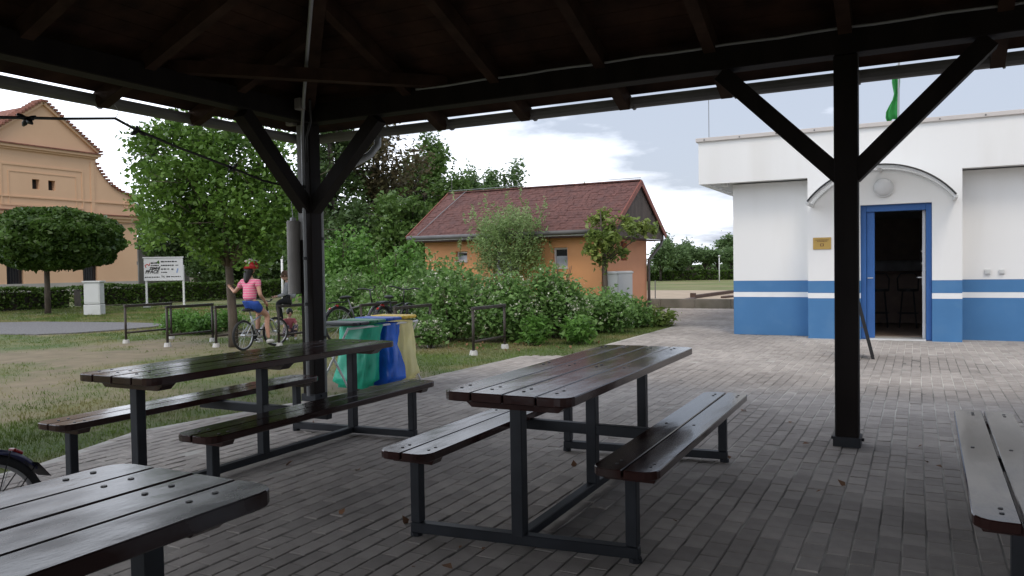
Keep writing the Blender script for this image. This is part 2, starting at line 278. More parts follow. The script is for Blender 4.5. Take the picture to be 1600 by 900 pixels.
# paving: joint bed, then stones
PW, PL, PH = .1005, .172, .05
yard = MB().prism(PAVE, -.06, -.0035).build('paved_yard', 'joint', kind='structure')
bxs = np.arange(-7.2, 6.0, PW); st = []
for i, bx in enumerate(bxs):
    wob = .006*math.sin(i*1.7)
    by = np.arange(-2.5+(i % 2)*PL/2+wob, 22.6, PL)
    st.append(np.stack([np.full(by.shape, bx), by], -1))
st = np.concatenate(st); cx, cy = st[:, 0]+PW/2, st[:, 1]+PL/2
ok = inpoly(cx, cy, PAVE) & inpoly(cx-.05, cy, PAVE) & inpoly(cx+.05, cy, PAVE) & ~((cx > -3.0) & (cy > 14.5)) & ~((cx > -1.66) & (cx < .64) & (cy > 14.05))
st = np.stack([cx, cy], -1)[ok]
jit = rng.normal(0, 1, (len(st), 5))
def stones(c, j):
    n = len(c); hx = PW/2-.0032+j[:, 0]*.0007; hy = PL/2-.0034+j[:, 1]*.001; zt = j[:, 2]*.0012; b = .004; V = np.zeros((n, 12, 3)); sg = [(-1, -1), (1, -1), (1, 1), (-1, 1)]
    for k, (a_, b_) in enumerate(sg):
        V[:, k] = np.stack([c[:, 0]+a_*hx, c[:, 1]+b_*hy, np.full(n, -.03)], -1)
        V[:, 4+k] = np.stack([c[:, 0]+a_*hx, c[:, 1]+b_*hy, zt-b], -1)
        V[:, 8+k] = np.stack([c[:, 0]+a_*(hx-b), c[:, 1]+b_*(hy-b), zt+a_*j[:, 3]*.0006+b_*j[:, 4]*.0008], -1)
    return V
Fs = [(8, 9, 10, 11)]+[(r*4+k, r*4+(k+1) % 4, r*4+4+(k+1) % 4, r*4+4+k) for r in (0, 1) for k in range(4)]
pz = np.array([pix((x, y, 0)) for x, y in st]); vis = (pz[:, 2] > 0) & (pz[:, 0] > 0) & (pz[:, 0] < 1600) & (pz[:, 1] < 900)
# the 300 stones that show largest and are not under a table in the photograph
hide = ((pz[:, 0] < 440) & (pz[:, 1] > 735)) | ((pz[:, 0] > 1475) & (pz[:, 1] > 640))
near = np.argsort(np.where(vis & ~hide, pz[:, 2], 1e9))[:300]; isn = np.zeros(len(st), bool); isn[near] = True
V = stones(st[~isn], jit[~isn]); n = len(V)
pm = newmesh('pavers', V.reshape(-1, 3), (np.array([list(f) for f in Fs])[None]+12*np.arange(n)[:, None, None]).reshape(-1, 4).tolist())
at_ = pm.attributes.new('tone', 'FLOAT_COLOR', 'POINT'); tn = np.repeat(np.concatenate([rng.random((n, 3)), np.ones((n, 1))], 1), 12, 0).astype(np.float32); at_.data.foreach_set('color', tn.ravel())
link('pavers', pm, 'paver', yard, kind='stuff')
pms = []
for k in range(6):
    me = newmesh('paver', stones(np.zeros((1, 2)), rng.normal(0, 1, (1, 5)))[0], Fs); me.materials.append(M['paver']); pms.append(me)
for k, i in enumerate(near):
    o = link('paver', pms[k % 6], None, yard); o.location = (st[i, 0], st[i, 1], 0)
# other surfaces
road = [P2(-260, 523), P2(0, 522), P2(60, 522.5), P2(120, 520), P2(190, 515), P2(235, 511), P2(258, 508), P2(240, 505), P2(190, 504), P2(120, 503.5), P2(60, 503), P2(0, 504), P2(-260, 504)]
MB().prism(road, -.05, .008).build('gravel_path', 'gravel', kind='structure')
MB().prism([(-14, 23.3), (16, 23.3), (16, 36.5), (-16, 38)], -.05, .02).build('sand_court', 'sand', kind='structure')
MB().prism([(-40, 38), (-16, 38.02), (16, 36.52), (40, 36), (60, 110), (-90, 110)], -.05, .012).build('lawn', 'lawn', kind='structure')
# grass
def grass():
    n = 300000; D = 3.0+28*rng.random(n)**1.25; X = rng.uniform(-120, 1060, n); d = FW[None]+RT[None]*((X-800)/FPX)[:, None]; x = d[:, 0]*D; y = d[:, 1]*D
    g = grassmask(x, y); k = (rng.random(n) < g**1.3) & ~inpoly(x, y, PAVE) & (x < -4.3) & ~inpoly(x, y, road) & (y < 24)
    x, y, D = x[k], y[k], D[k]; n = len(x); a = rng.uniform(0, 6.28, n); w = .0022+.0007*D*rng.random(n); h = (.010+.034*rng.random(n)**2)*(1+.4*(y > 12)); lean = rng.normal(0, .5, (n, 2))*h[:, None]
    z = -.03; V = np.zeros((n, 3, 3)); V[:, 0] = np.stack([x-w*np.cos(a), y-w*np.sin(a), np.full(n, z)], -1); V[:, 1] = np.stack([x+w*np.cos(a), y+w*np.sin(a), np.full(n, z)], -1); V[:, 2] = np.stack([x+lean[:, 0], y+lean[:, 1], z+.012+h], -1)
    o = link('grass', fastmesh('grass', V.reshape(-1, 3), 3), 'grass', kind='stuff'); o['label'] = 'patchy short grass on the dry earth beside the paving'; o['category'] = 'grass'
grass()
# ------------------------------------------------------------------ pavilion
PX0, PX1, PY0, PY1 = -5.36, 4.48, -3.9, 5.96
pav = thing('picnic_pavilion', 'open dark timber picnic pavilion with hipped roof over the tables', 'pavilion', ((PX0+PX1)/2, (PY0+PY1)/2, 0))
ox, oy = pav.location[0], pav.location[1]
def pmb(): return MB()
def pbuild(mb, name, m, **k):
    mb.V = [(v[0]-ox, v[1]-oy, v[2]) for v in mb.V]; return mb.build(name, m, pav, **k)
BZ0, BZ1 = 2.74, 2.92
for x in (PX0, -.44, PX1):
    for y in (PY0, PY1):
        w = .155
        if (x, y) == (PX0, PY1): w = .155
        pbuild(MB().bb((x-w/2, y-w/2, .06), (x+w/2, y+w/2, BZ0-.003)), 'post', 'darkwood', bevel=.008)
        foot = MB().bb((x-w/2-.012, y-w/2-.012, 0), (x+w/2+.012, y+w/2+.012, .07))
        for s in (-1, 1): foot.tube([(x+s*(w/2+.01), y, .045), (x+s*(w/2+.03), y, .045)], .012, 6)
        pbuild(foot, 'post_foot', 'steel')
for x in (PX0, PX1):
    if x == PX0: pbuild(MB().bb((x-.0765, PY1-.088, 1.60), (x-.012, PY1-.0785, BZ0-.01)), 'post_face_board', 'graywood')
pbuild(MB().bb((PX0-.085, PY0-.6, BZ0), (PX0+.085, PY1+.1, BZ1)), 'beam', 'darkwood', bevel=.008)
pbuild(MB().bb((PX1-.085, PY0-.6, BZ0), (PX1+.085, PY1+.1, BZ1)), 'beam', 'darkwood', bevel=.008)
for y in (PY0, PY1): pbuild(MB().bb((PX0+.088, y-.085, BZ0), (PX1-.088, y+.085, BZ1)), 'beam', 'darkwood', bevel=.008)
bl = .86
for x in (PX0, -.44, PX1):
    for y in (PY0, PY1):
        for s in (-1, 1):
            if PX0 < x+s*bl*.9 < PX1: pbuild(MB().bar((x+s*.04, y, 1.90), (x+s*bl, y, BZ0-.02), .12, .13, (0, 1, 0)), 'brace', 'darkwood')
for x in (PX0, PX1):
    for y, s in ((PY0, 1), (PY1, -1)): pbuild(MB().bar((x, y+s*.04, 1.90), (x, y+s*bl, BZ0-.02), .12, .13, (1, 0, 0)), 'brace', 'darkwood')
# roof: a hip with its ridge along X
SL = .40; ZR = BZ1-.012; EV = .52
HALF = (PY1-PY0)/2; YC = (PY0+PY1)/2; rise = SL*HALF; RX0, RX1 = PX0+HALF, PX1-HALF
if RX0 > RX1: RX0 = RX1 = (PX0+PX1)/2
zr = lambda d: ZR+SL*d          # height of the rafter's middle at inward distance d from the beam line
RH = .13
def rafter(p, q): pbuild(MB().bar(p, q, .09, RH), 'rafter', 'rafterwood')
HX = (PX1-PX0)/2; XC = (PX0+PX1)/2
rx = [-3.2, -2.24, -1.37, -.44, .5, 1.4, 2.3, 3.2]
for x in rx+[-4.11, 3.9]:
    dm = min(HALF, x-PX0, PX1-x)-.04
    for y, s in ((PY1, -1), (PY0, 1)): rafter((x, y-s*EV, zr(-EV)), (x, y+s*dm, zr(dm)))
for y in [5.02, 4.1, 3.16, 2.2, 1.25, .3, -.6, -1.5, -2.4, -3.2]:
    dm = min(HX, y-PY0, PY1-y)-.04
    for x, s in ((PX0, 1), (PX1, -1)): rafter((x-s*EV, y, zr(-EV)), (x+s*dm, y, zr(dm)))
for x, sx in ((PX0, 1), (PX1, -1)):
    for y, sy in ((PY0, 1), (PY1, -1)):
        pbuild(MB().bar((x-sx*EV, y-sy*EV, zr(-EV)-.01), (x+sx*4.88, y+sy*4.88, zr(4.88)-.01), .11, .17), 'hip_rafter', 'rafterwood')
        pbuild(MB().bar((x+sx*1.62, y, BZ1-.05+.09), (x, y+sy*1.62, BZ1-.05+.09), .1, .1), 'corner_tie', 'rafterwood')
# boards on the rafters, each its own piece, mitred at the hips
pw = .142; top = RH/2/math.cos(math.atan(SL))
for side in range(4):
    d = -EV-.012
    while d < 4.85:
        e = min(d+pw-.006, 4.86); z0, z1 = zr(d)+top+.004, zr(e)+top+.004
        if side == 0: q = [(PX0+d, PY1-d), (PX1-d, PY1-d), (PX1-e, PY1-e), (PX0+e, PY1-e)]
        elif side == 1: q = [(PX1-d, PY0+d), (PX0+d, PY0+d), (PX0+e, PY0+e), (PX1-e, PY0+e)]
        elif side == 2: q = [(PX0+d, PY0+d), (PX0+d, PY1-d), (PX0+e, PY1-e), (PX0+e, PY0+e)]
        else: q = [(PX1-d, PY1-d), (PX1-d, PY0+d), (PX1-e, PY0+e), (PX1-e, PY1-e)]
        P = [(*q[0], z0), (*q[1], z0), (*q[2], z1), (*q[3], z1)]
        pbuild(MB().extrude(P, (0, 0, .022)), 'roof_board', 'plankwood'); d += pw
zz = top+.034
rf = MB(); zt = [zr(-EV)+zz, zr(4.92)+zz]
EC = EV+.022; zt[0] = zr(-EC)+zz; c0 = [(PX0-EC, PY0-EC), (PX1+EC, PY0-EC), (PX1+EC, PY1+EC), (PX0-EC, PY1+EC)]; c1 = [(PX0+4.92, PY0+4.92), (PX1-4.92, PY0+4.92), (PX1-4.92, PY1-4.92), (PX0+4.92, PY1-4.92)]
rf.add([(*p, zt[0]) for p in c0]+[(*p, zt[1]) for p in c1]+[(*p, zt[0]+.03) for p in c0]+[(*p, zt[1]+.03) for p in c1], [(0, 1, 5, 4), (1, 2, 6, 5), (2, 3, 7, 6), (3, 0, 4, 7), (8, 12, 13, 9), (9, 13, 14, 10), (10, 14, 15, 11), (11, 15, 12, 8), (4, 5, 6, 7), (15, 14, 13, 12)]+[(i, 8+i, 8+(i+1) % 4, (i+1) % 4) for i in range(4)])
pbuild(rf, 'roof_covering', 'shingle')
# gutters: half round troughs
GY = PY1+EV+.07; GX = PX0-EV-.07; gz_ = 2.745; gr = .082
def gutter(p, q, inward):
    p, q = Vector(p), Vector(q); inn = Vector(inward); V = []; n = 9
    for e in (p, q):
        for rr in (gr, gr-.006):
            for k in range(n): t = math.pi*k/(n-1); V.append(e+inn*(math.cos(t)*rr)-Vector((0, 0, math.sin(t)*rr)))
    F = []
    for k in range(n-1): F += [(k, k+1, 2*n+k+1, 2*n+k), (n+k+1, n+k, 3*n+k, 3*n+k+1)]
    F += [(0, 2*n, 3*n, n), (n-1, 2*n-1, 4*n-1, 3*n-1)]
    F += [(k, n+k, n+k+1, k+1) for k in range(n-1)]+[(2*n+k, 2*n+k+1, 3*n+k+1, 3*n+k) for k in range(n-1)]
    return pbuild(MB().add(V, F), 'gutter', 'zinc')
gutter((GX, GY, gz_), (PX1+EV, GY, gz_), (0, -1, 0)); gutter((GX, PY0-EV, gz_), (GX, GY, gz_), (1, 0, 0))
for x in rx+[-4.11, 3.9]: pbuild(MB().tube([(x+.05, GY+math.cos(t)*(gr+.006), gz_-math.sin(t)*(gr+.006)) for t in np.linspace(0, math.pi, 9)], .009, 5), 'gutter_bracket', 'zinc')
for y in [5.02, 4.1, 3.16, 2.2, 1.25]: pbuild(MB().tube([(GX+math.cos(t)*(gr+.006), y+.05, gz_-math.sin(t)*(gr+.006)) for t in np.linspace(0, math.pi, 9)], .009, 5), 'gutter_bracket', 'zinc')
dp = [(PX0+.40, GY, gz_-.05), (PX0+.40, GY, gz_-.16), (PX0+.36, GY-.08, gz_-.27), (PX0+.10, PY1+.19, gz_-.50), (PX0-.02, PY1+.16, gz_-.66), (PX0-.02, PY1+.16, .05)]
pbuild(MB().tube(dp, .038, 12), 'downpipe', 'pipegray', smooth=True)
for z in (.6, 1.6, 1.95): pbuild(MB().tube([(PX0-.02, PY1+.16, z), (PX0-.02, PY1+.16, z+.03)], .043, 12), 'pipe_clamp', 'black')
# conduits down the hip and the corner post
cx_, cy_ = PX0+.03, PY1-.12
pbuild(MB().tube([(cx_+3.0, cy_-3.0, zr(3.0)-.14), (cx_+.25, cy_-.25, zr(.25)-.14), (cx_+.06, cy_-.06, zr(.1)-.2), (cx_, cy_, BZ0-.1), (cx_, cy_, .06)], .016, 8), 'conduit', 'pipegray', smooth=True)
pbuild(MB().tube([(cx_+.30, cy_-.22, zr(.3)-.14), (cx_+.1, cy_+.01, zr(.1)-.2), (cx_+.05, cy_+.0, BZ0-.15), (cx_+.05, cy_+.0, 2.35)], .012, 8), 'conduit', 'black', smooth=True)
for z in (.45, .95, 1.4, 2.1): pbuild(MB().tube([(cx_, cy_, z), (cx_, cy_, z+.03)], .022, 8), 'conduit_clip', 'black')
pbuild(MB().box((cx_-.12, cy_-.02, BZ0+.03), (.10, .07, .10)), 'junction_box', 'tubegray', bevel=.008)
pbuild(MB().box((cx_+.16, cy_-.20, zr(.2)-.12), (.08, .08, .11)), 'junction_box', 'tubegray', bevel=.008)
pbuild(MB().tube([(-4.0, PY1-.1, BZ1-.01)]+[(x, PY1-.1, BZ1-.012+.004*math.sin(x*9)) for x in np.linspace(-3.7, 4.2, 40)], .010, 6), 'cable', 'pipegray', smooth=True)
# ------------------------------------------------------------------ hanging tube and light string
D_ = pix((PX0, PY1, 1.5))[2]
hp = atD(458, 345, D_-.05); hb = atD(459, 459, D_-.05)
ht = thing('hanging_tube', 'thick grey tube hung on a thin wire beside the corner post', 'tube', (hp[0], hp[1], hb[2]))
hl = hp[2]-hb[2]; rad = 10*D_/FPX
MB().tube([(0, 0, 0), (0, 0, hl-.012), (0, 0, hl)], [rad, rad, rad*.9], 20).build('tube_body', 'tubegray', ht, smooth=False)
MB().tube([(0, 0, hl), (0, 0, hl+.03)], .03, 10).build('tube_cap', 'pipegray', ht)
wt = atD(453, 297, D_-.05); MB().tube([(0, 0, hl+.03), (wt[0]-hp[0], wt[1]-hp[1], wt[2]-hb[2])], .004, 5).build('wire', 'pipegray', ht)
Lp = []
for x, y, dd in ((-220, 190, 3.2), (-100, 186, 3.9), (0, 183.5, 4.6), (40, 184, 4.9), (100, 185.5, 5.3), (180, 185, 5.8), (213, 203, 6.1), (280, 231, 6.6), (362, 262, 7.2), (410, 282, 7.5), (447, 291, D_-.12)): Lp.append(atD(x, y, dd))
gl = thing('string_light', 'dark cable of small unlit lamps strung from the corner post', 'string light', tuple(Lp[-1]))
lo = Lp[-1]; MB().tube([p-lo for p in Lp], .011, 6).build('cable', 'black', gl, smooth=True)
for i, (x, y, dd) in enumerate(((42, 186, 4.9), (216, 204, 6.12), (363, 262, 7.2))):
    c = atD(x, y, dd)-lo; b = MB()
    for k in range(4): a = k*1.5+i; b.tube([c, c+np.array([math.cos(a)*.03, math.sin(a)*.03, -.02+.03*(k % 2)]), c+np.array([math.cos(a)*.055, math.sin(a)*.055, -.035+.06*(k % 2)])], [.012, .018, .008], 6)
    b.build('lamp_cluster', 'black', gl, smooth=True)
MB().tube([Lp[5]-lo, Lp[5]-lo+np.array([.02, .02, .05]), Lp[5]-lo+np.array([0, 0, .1])], .003, 5).build('cable_tie', 'pipegray', gl)
# ------------------------------------------------------------------ picnic tables
TL, TW, TZ, BZ = 2.22, .64, .735, .435; BO, SK = .525, .055      # bench offset, and the frames stand a little askew
def slab(x0, x1, y0, y1, z0, z1, rl, rr, k=5):
    """board with rounded corners: rl on the x0 side, rr on the x1 side"""
    P = []
    for cx, cy, r, a in ((x1-rr, y1-rr, rr, 0), (x0+rl, y1-rl, rl, 90), (x0+rl, y0+rl, rl, 180), (x1-rr, y0+rr, rr, 270)):
        for i in range(k if r > .012 else 1): t = R(a+90*i/max(k-1, 1)); P.append((cx+r*math.cos(t), cy+r*math.sin(t)) if r > .012 else (cx+(r if a in (0, 270) else -r), cy+(r if a in (0, 90) else -r)))
    return MB().prism(P, z0, z1)
def make_table(wood):
    t = thing('picnic_table', 'x', 'picnic table'); g = .009; w = (TW-3*g)/4
    for i in range(4):
        x0 = -TW/2+i*(w+g); slab(x0, x0+w, -TL/2, TL/2, TZ-.042, TZ+.0008*(i % 2), .07 if i == 0 else .004, .07 if i == 3 else .004).build('table_board', wood, t, bevel=.004)
    for y in (-TL/2+.16, -.02, TL/2-.16):
        h = TZ-.042; pr = [(-.27, y-.045, h-.003), (.27, y-.045, h-.003), (.22, y-.045, h-.045), (-.22, y-.045, h-.045)]
        MB().extrude(pr, (0, .09, 0)).build('batten', 'tablewood', t)
    bo = MB()
    for y in (-TL/2+.12, -TL/2+.2, -.06, .02, TL/2-.2, TL/2-.12):
        for i in range(4): x = -TW/2+i*(w+g)+w*(.3 if int(y*50) % 2 else .68); bo.tube([(x, y, TZ-.01), (x, y, TZ+.003)], .0085, 8)
    bo.build('bolt_heads', 'bolt', t, kind='stuff')
    for y in (-.95, 0, .95): MB().box((0, y, (TZ-.085)/2+.03), (.06, .06, TZ-.085-.06)).build('table_leg', 'steel', t, bevel=.004)
    for y in (-.95, .95): MB().bar((-BO-.03, y-SK, .045), (BO+.03, y+SK, .045), .055, .05).build('base_rail', 'steel', t, bevel=.004)
    MB().box((0, 0, .046), (.05, 1.84, .045)).build('base_rail', 'steel', t, bevel=.004)
    MB().box((0, 0, .37), (1.16, .05, .06)).build('seat_bearer', 'steel', t, bevel=.004)
    for s in (-1, 1):
        for y in (-.95+s*SK, .95+s*SK):
            MB().box((s*BO, y, .23), (.052, .052, .318)).build('bench_leg', 'steel', t, bevel=.004)
            MB().tube([(s*(BO+.01), y, 0), (s*(BO+.01), y, .02)], .03, 8).build('foot', 'steel', t)
            h = BZ-.04; pr = [(s*BO-.125, y-.04, h-.002), (s*BO+.125, y-.04, h-.002), (s*BO+.11, y-.04, h-.03), (s*BO-.11, y-.04, h-.03)]
            MB().extrude(pr, (0, .08, 0)).build('batten', 'tablewood', t)
        bw = .14
        for i in (0, 1):
            x0 = s*BO-bw-.005+i*(bw+.01); slab(x0, x0+bw, -TL/2+.02+s*SK, TL/2-.02+s*SK, BZ-.038, BZ+.0006*i, .075 if i == 0 else .004, .075 if i == 1 else .004).build('bench_board', wood, t, bevel=.004)
        b2 = MB()
        for y in (-TL/2+.12+s*SK, -TL/2+.18+s*SK, 0, TL/2-.18+s*SK, TL/2-.12+s*SK):
            for i in (-1, 1): x = s*BO+i*.075+(.02 if int(y*40) % 2 else -.02); b2.tube([(x, y, BZ-.01), (x, y, BZ+.003)], .008, 8)
        b2.build('bolt_heads', 'bolt', t, kind='stuff')
    return t
G_ = 'picnic tables under the pavilion roof'
tp = make_table('tablewood')
spots = [((-1.645, 4.12, 0), .8, 'dark brown picnic table with benches in the middle of the paving'), ((-3.93, 3.86, 0), 0.4, 'dark picnic table with benches nearest the corner post and grass'),
         ((.845, 4.13, 0), -.6, 'picnic table at the right edge, only its greyish bench in view')]
for i, (l, a, lab) in enumerate(spots):
    o = tp if i == 0 else copy_tree(tp); o.location = l; o.rotation_euler.z = R(a); tag(o, lab, 'picnic table', G_)
o = make_table('tableworn'); o.location = (-1.80, .40, 0); tag(o, 'worn picnic table top with stains in the near left corner', 'picnic table', G_)
# ------------------------------------------------------------------ white building
Yb, Yw, XL, XR = 14.15, 14.58, -3.0, 6.5
wb = thing('white_building', 'white flat roofed building with blue plinth and open doorway', 'building', (-.4, Yb, 0)); bx_, by_ = -.4, Yb
def wbuild(mb, name, m, parent=None, **k):
    mb.V = [(v[0]-bx_, v[1]-by_, v[2]) for v in mb.V]; return mb.build(name, m, parent or wb, **k)
bL, bR = -1.66, .63; dL, dR, dT = -.84, .21, 2.23; HT, HB = 3.50, 2.74
def wallband(x0, x1, y0, y1, name, skip=False):
    segs = [(x0, x1)] if not skip else [(x0, dL), (dR, x1)]
    for a, b in segs:
        if b-a < .01: continue
        wbuild(MB().bb((a, y0, .98), (b, y1, HB)), name, 'whitewall')
        wbuild(MB().bb((a, y0, -.02), (b, y1, .682)), 'plinth', 'bluewall'); wbuild(MB().bb((a, y0, .684), (b, y1, .772)), 'stripe', 'whitestripe'); wbuild(MB().bb((a, y0, .774), (b, y1, .978)), 'plinth', 'bluewall')
wallband(XL, bL, Yw, Yw+.3, 'wall'); wallband(bR, XR, Yw, Yw+.3, 'wall'); wallband(bL, bR, Yb, Yw+.3, 'porch_wall', True)
wbuild(MB().bb((dL, Yb, dT), (dR, Yw+.3, HB)), 'porch_wall', 'whitewall')
# side wall, fascias, soffit, roof
wbuild(MB().bb((XL, Yw+.302, .98), (XL+.3, 22, HB)), 'wall', 'whitewall'); wbuild(MB().bb((XL, Yw+.302, -.02), (XL+.3, 22, .978)), 'plinth', 'bluewall')
wbuild(MB().bb((-3.52, Yb, HB), (XR, Yb+.12, HT)), 'fascia', 'whitewall'); wbuild(MB().bb((-3.52, Yb+.122, HB), (-3.40, 22, HT)), 'fascia', 'whitewall')
wbuild(MB().bb((-3.40, Yb+.122, HB+.02), (bL-.002, 22, HB+.06)), 'soffit', 'soffit'); wbuild(MB().bb((bR+.002, Yb+.122, HB+.02), (XR, Yw+.31, HB+.06)), 'soffit', 'soffit')
fl = wbuild(MB().bb((-3.56, Yb-.05, HT), (XR, 22.1, HT+.07)), 'roof_edge', 'flashing', bevel=.006)
rv = MB()
for x in np.arange(-3.4, 6, .62): rv.tube([(x, Yb-.052, HT+.03), (x, Yb-.062, HT+.03)], .013, 8)
wbuild(rv, 'rivets', 'zinc', kind='stuff')
wbuild(MB().tube([(-3.35, Yb+.1, HT+.07), (-3.35, Yb+.1, HT+.8)], .006, 5), 'lightning_rod', 'zinc')
wbuild(MB().box((-3.1, Yb+.25, HB-.01), (.12, .12, .06)), 'soffit_lamp', 'glass', bevel=.01)
# door frame, leaf, sill
wbuild(MB().bb((dL+.002, Yb+.10, 0), (dL+.085, Yb+.2, dT-.002)), 'door_frame', 'blueframe', bevel=.004); wbuild(MB().bb((dR-.085, Yb+.10, 0), (dR-.002, Yb+.2, dT-.002)), 'door_frame', 'blueframe', bevel=.004)
wbuild(MB().bb((dL+.087, Yb+.10, dT-.11), (dR-.087, Yb+.2, dT-.002)), 'door_frame', 'blueframe', bevel=.004)
sl_ = wbuild(MB().bb((dL+.087, Yb+.14, .02), (dL+.21, Yb+.19, dT-.112)), 'side_leaf', 'blueframe', bevel=.003); 
dl = wbuild(MB().bb((dR-.135, Yb+.21, .02), (dR-.09, Yb+1.05, dT-.115)), 'door_leaf', 'whitemetal', bevel=.003)
wbuild(MB().tube([(dR-.135, Yb+.29, 1.02), (dR-.20, Yb+.29, 1.02), (dR-.20, Yb+.29, 1.02), (dR-.21, Yb+.40, 1.02)], .011, 8), 'handle', 'rim', dl); wbuild(MB().box((dR-.139, Yb+.29, 1.0), (.008, .04, .22)), 'handle_plate', 'rim', dl)
for z in (1.25, 1.45): wbuild(MB().tube([(dR-.135, Yb+.27, z), (dR-.155, Yb+.27, z)], .014, 8), 'lock', 'rim', dl)
wbuild(MB().tube([(dL+.11, Yb+.135, 1.02), (dL+.11, Yb+.08, 1.02), (dL+.19, Yb+.08, 1.02)], .010, 8), 'handle', 'rim', sl_)
wbuild(MB().bb((dL+.087, Yb+.02, -.01), (dR-.087, Yb+.2, .018)), 'sill', 'whitemetal')
# room
for a, b, m in (((XL+.3, Yw+.31, -.05), (XR, 20.9, .012), 'innerfloor'), ((XL+.3, Yw+.31, HB+.1), (XR, 20.9, HB+.16), 'innerwall'), ((XL+.3, 19.6, .013), (XR, 19.75, HB+.09), 'innerwall'), ((2.8, Yw+.31, .013), (2.95, 19.58, HB+.09), 'innerwall')):
    wbuild(MB().bb(a, b), 'room_surface', m)
# canopy over the door
arc = []; cxm, z0, z1, hw = -.53, 2.28, 2.80, 1.05; rad_ = (hw*hw+(z1-z0)**2)/(2*(z1-z0)); cz = z1-rad_; am = math.asin(hw/rad_)
for t in np.linspace(-am, am, 25): arc.append((cxm+rad_*math.sin(t), cz+rad_*math.cos(t)))
V = []; n = len(arc)
for y in (Yb-.004, Yb-.75):
    for dz in (0, -.008): V += [(x, y, z+dz) for x, z in arc]
F = []
for i in range(n-1): F += [(i, i+1, 2*n+i+1, 2*n+i), (n+i+1, n+i, 3*n+i, 3*n+i+1), (2*n+i, 2*n+i+1, 3*n+i+1, 3*n+i), (i+1, i, n+i, n+i+1)]
F += [(0, 2*n, 3*n, n), (n-1, 2*n-1, 4*n-1, 3*n-1)]
cn = wbuild(MB().add(V, F), 'canopy', 'acrylic', smooth=False)
for y, m in ((Yb-.76, 'black'), (Yb-.02, 'whitemetal')): wbuild(MB().tube([(x, y, z+.002) for x, z in arc], .014, 6), 'canopy_rim', m, cn)
wbuild(MB().tube([(x, Yb-.72, z-.03) for x, z in arc], .022, 6), 'canopy_rim', 'whitemetal', cn)
for i in (0, 12, 24):
    x, z = arc[i]; wbuild(MB().bar((x, Yb-.01, z-.03), (x, Yb-.74, z-.03), .05, .03), 'canopy_arm', 'whitemetal', cn)
lm = wbuild(MB().ell((-.49, Yb-.04, 2.50), (.14, .06, .14), 20, 10), 'wall_lamp', 'glass', smooth=True); wbuild(MB().tube([(-.49, Yb-.002, 2.50), (-.49, Yb-.045, 2.50)], .155, 24), 'lamp_rim', 'whitemetal', lm)
pq = wbuild(MB().bb((-1.575, Yb-.018, 1.515), (-1.29, Yb-.002, 1.715)), 'plaque', 'brass', bevel=.003)
pk = MB()
for z, w in ((1.672, .20), (1.650, .15)):
    x = -1.433-w/2
    while x < -1.433+w/2: l = random.uniform(.012, .03); pk.bb((x, Yb-.0215, z-.005), (x+l, Yb-.0185, z+.005)); x += l+.006
wbuild(pk, 'plaque_lines', 'brown', pq); pe = MB().bb((-1.462, Yb-.0215, 1.565), (-1.404, Yb-.0185, 1.612)); wbuild(pe, 'plaque_emblem', 'brown', pq)
wbuild(MB().bb((-1.449, Yb-.0235, 1.575), (-1.417, Yb-.022, 1.602)), 'plaque_emblem', 'brass', pq)
for x, w in ((1.0, .085), (1.19, .075)): 
    s_ = wbuild(MB().box((x, Yw-.02, 1.10), (w, .036, w)), 'wall_socket', 'whitemetal', bevel=.005); wbuild(MB().box((x, Yw-.042, 1.10), (w*.6, .006, w*.55)), 'socket_cover', 'cabinet', s_)
# things inside
bc = thing('bar_counter', 'dark bar counter inside the white building doorway', 'counter', (.2, 17.6, .012))
MB().box((0, .2, .52), (4.4, .35, 1.0)).build('counter_front', 'innerdark', bc); MB().box((0, .15, 1.05), (4.6, .6, .05)).build('counter_top', 'timber', bc, bevel=.006)
for i, x in enumerate((-1.9, -.6, .7, 1.9)): MB().box((x, 1.6, 1.75), (.9, .3, .9)).build('back_cabinet', 'innerdark' if i % 2 else 'graywall', bc)
def stool():
    t = thing('bar_stool', 'x', 'stool')
    MB().tube([(math.cos(a)*.0, 0, .70) for a in (0,)]+[(0, 0, .745)], .18, 18).build('seat', 'black', t)
    for a in (45, 135, 225, 315): c, s_ = math.cos(R(a)), math.sin(R(a)); MB().tube([(c*.13, s_*.13, .70), (c*.21, s_*.21, 0)], .013, 6).build('leg', 'steel', t)
    MB().tube([(math.cos(a)*.175, math.sin(a)*.175, .28) for a in np.linspace(0, 6.1, 16)], .009, 5, True).build('footrest', 'steel', t)
    MB().tube([(-.17, -.08, .72), (-.18, -.15, .95), (-.12, -.18, 1.05), (.12, -.18, 1.05), (.18, -.15, .95), (.17, -.08, .72)], .014, 6).build('back_frame', 'steel', t, smooth=True); return t
st0 = stool()
for i, (x, lab) in enumerate(((-.66, 'bar stool in the doorway nearest the blue side leaf'), (-.16, 'middle bar stool of the three in the doorway'), (.36, 'bar stool in the doorway partly behind the white door edge'))):
    o = st0 if i == 0 else copy_tree(st0); o.location = (x, 16.75, .012); tag(o, lab, 'stool', 'stools at the bar')
# pavement board seen from its edge
pb = at(1367, 562); tb = thing('pavement_board', 'black folding pavement board standing in front of the blue door', 'board', (pb[0]-.02, pb[1], 0), R(3.5))
for s_, nm in ((1, 'front_panel'), (-1, 'rear_panel')):
    x = (lambda z: -.235*z) if s_ > 0 else (lambda z: -.40+.21*z)
    f = MB(); H_ = .90
    for y in (.02, .38): f.bar((x(0), y, 0), (x(H_), y, H_), .04, .03, (0, 1, 0))
    for z in (.12, H_-.02): f.bar((x(z), .02, z), (x(z), .38, z), .03, .04)
    fo = f.build(nm, 'black', tb)
    MB().extrude([(x(.14), .04, .14), (x(.14), .36, .14), (x(.86), .36, .86), (x(.86), .04, .86)], (.008, 0, 0)).build('writing_surface', 'blackgloss', fo)
MB().tube([(-.10, .02, .42), (-.37, .02, .42)], .005, 5).build('stay', 'zinc', tb)
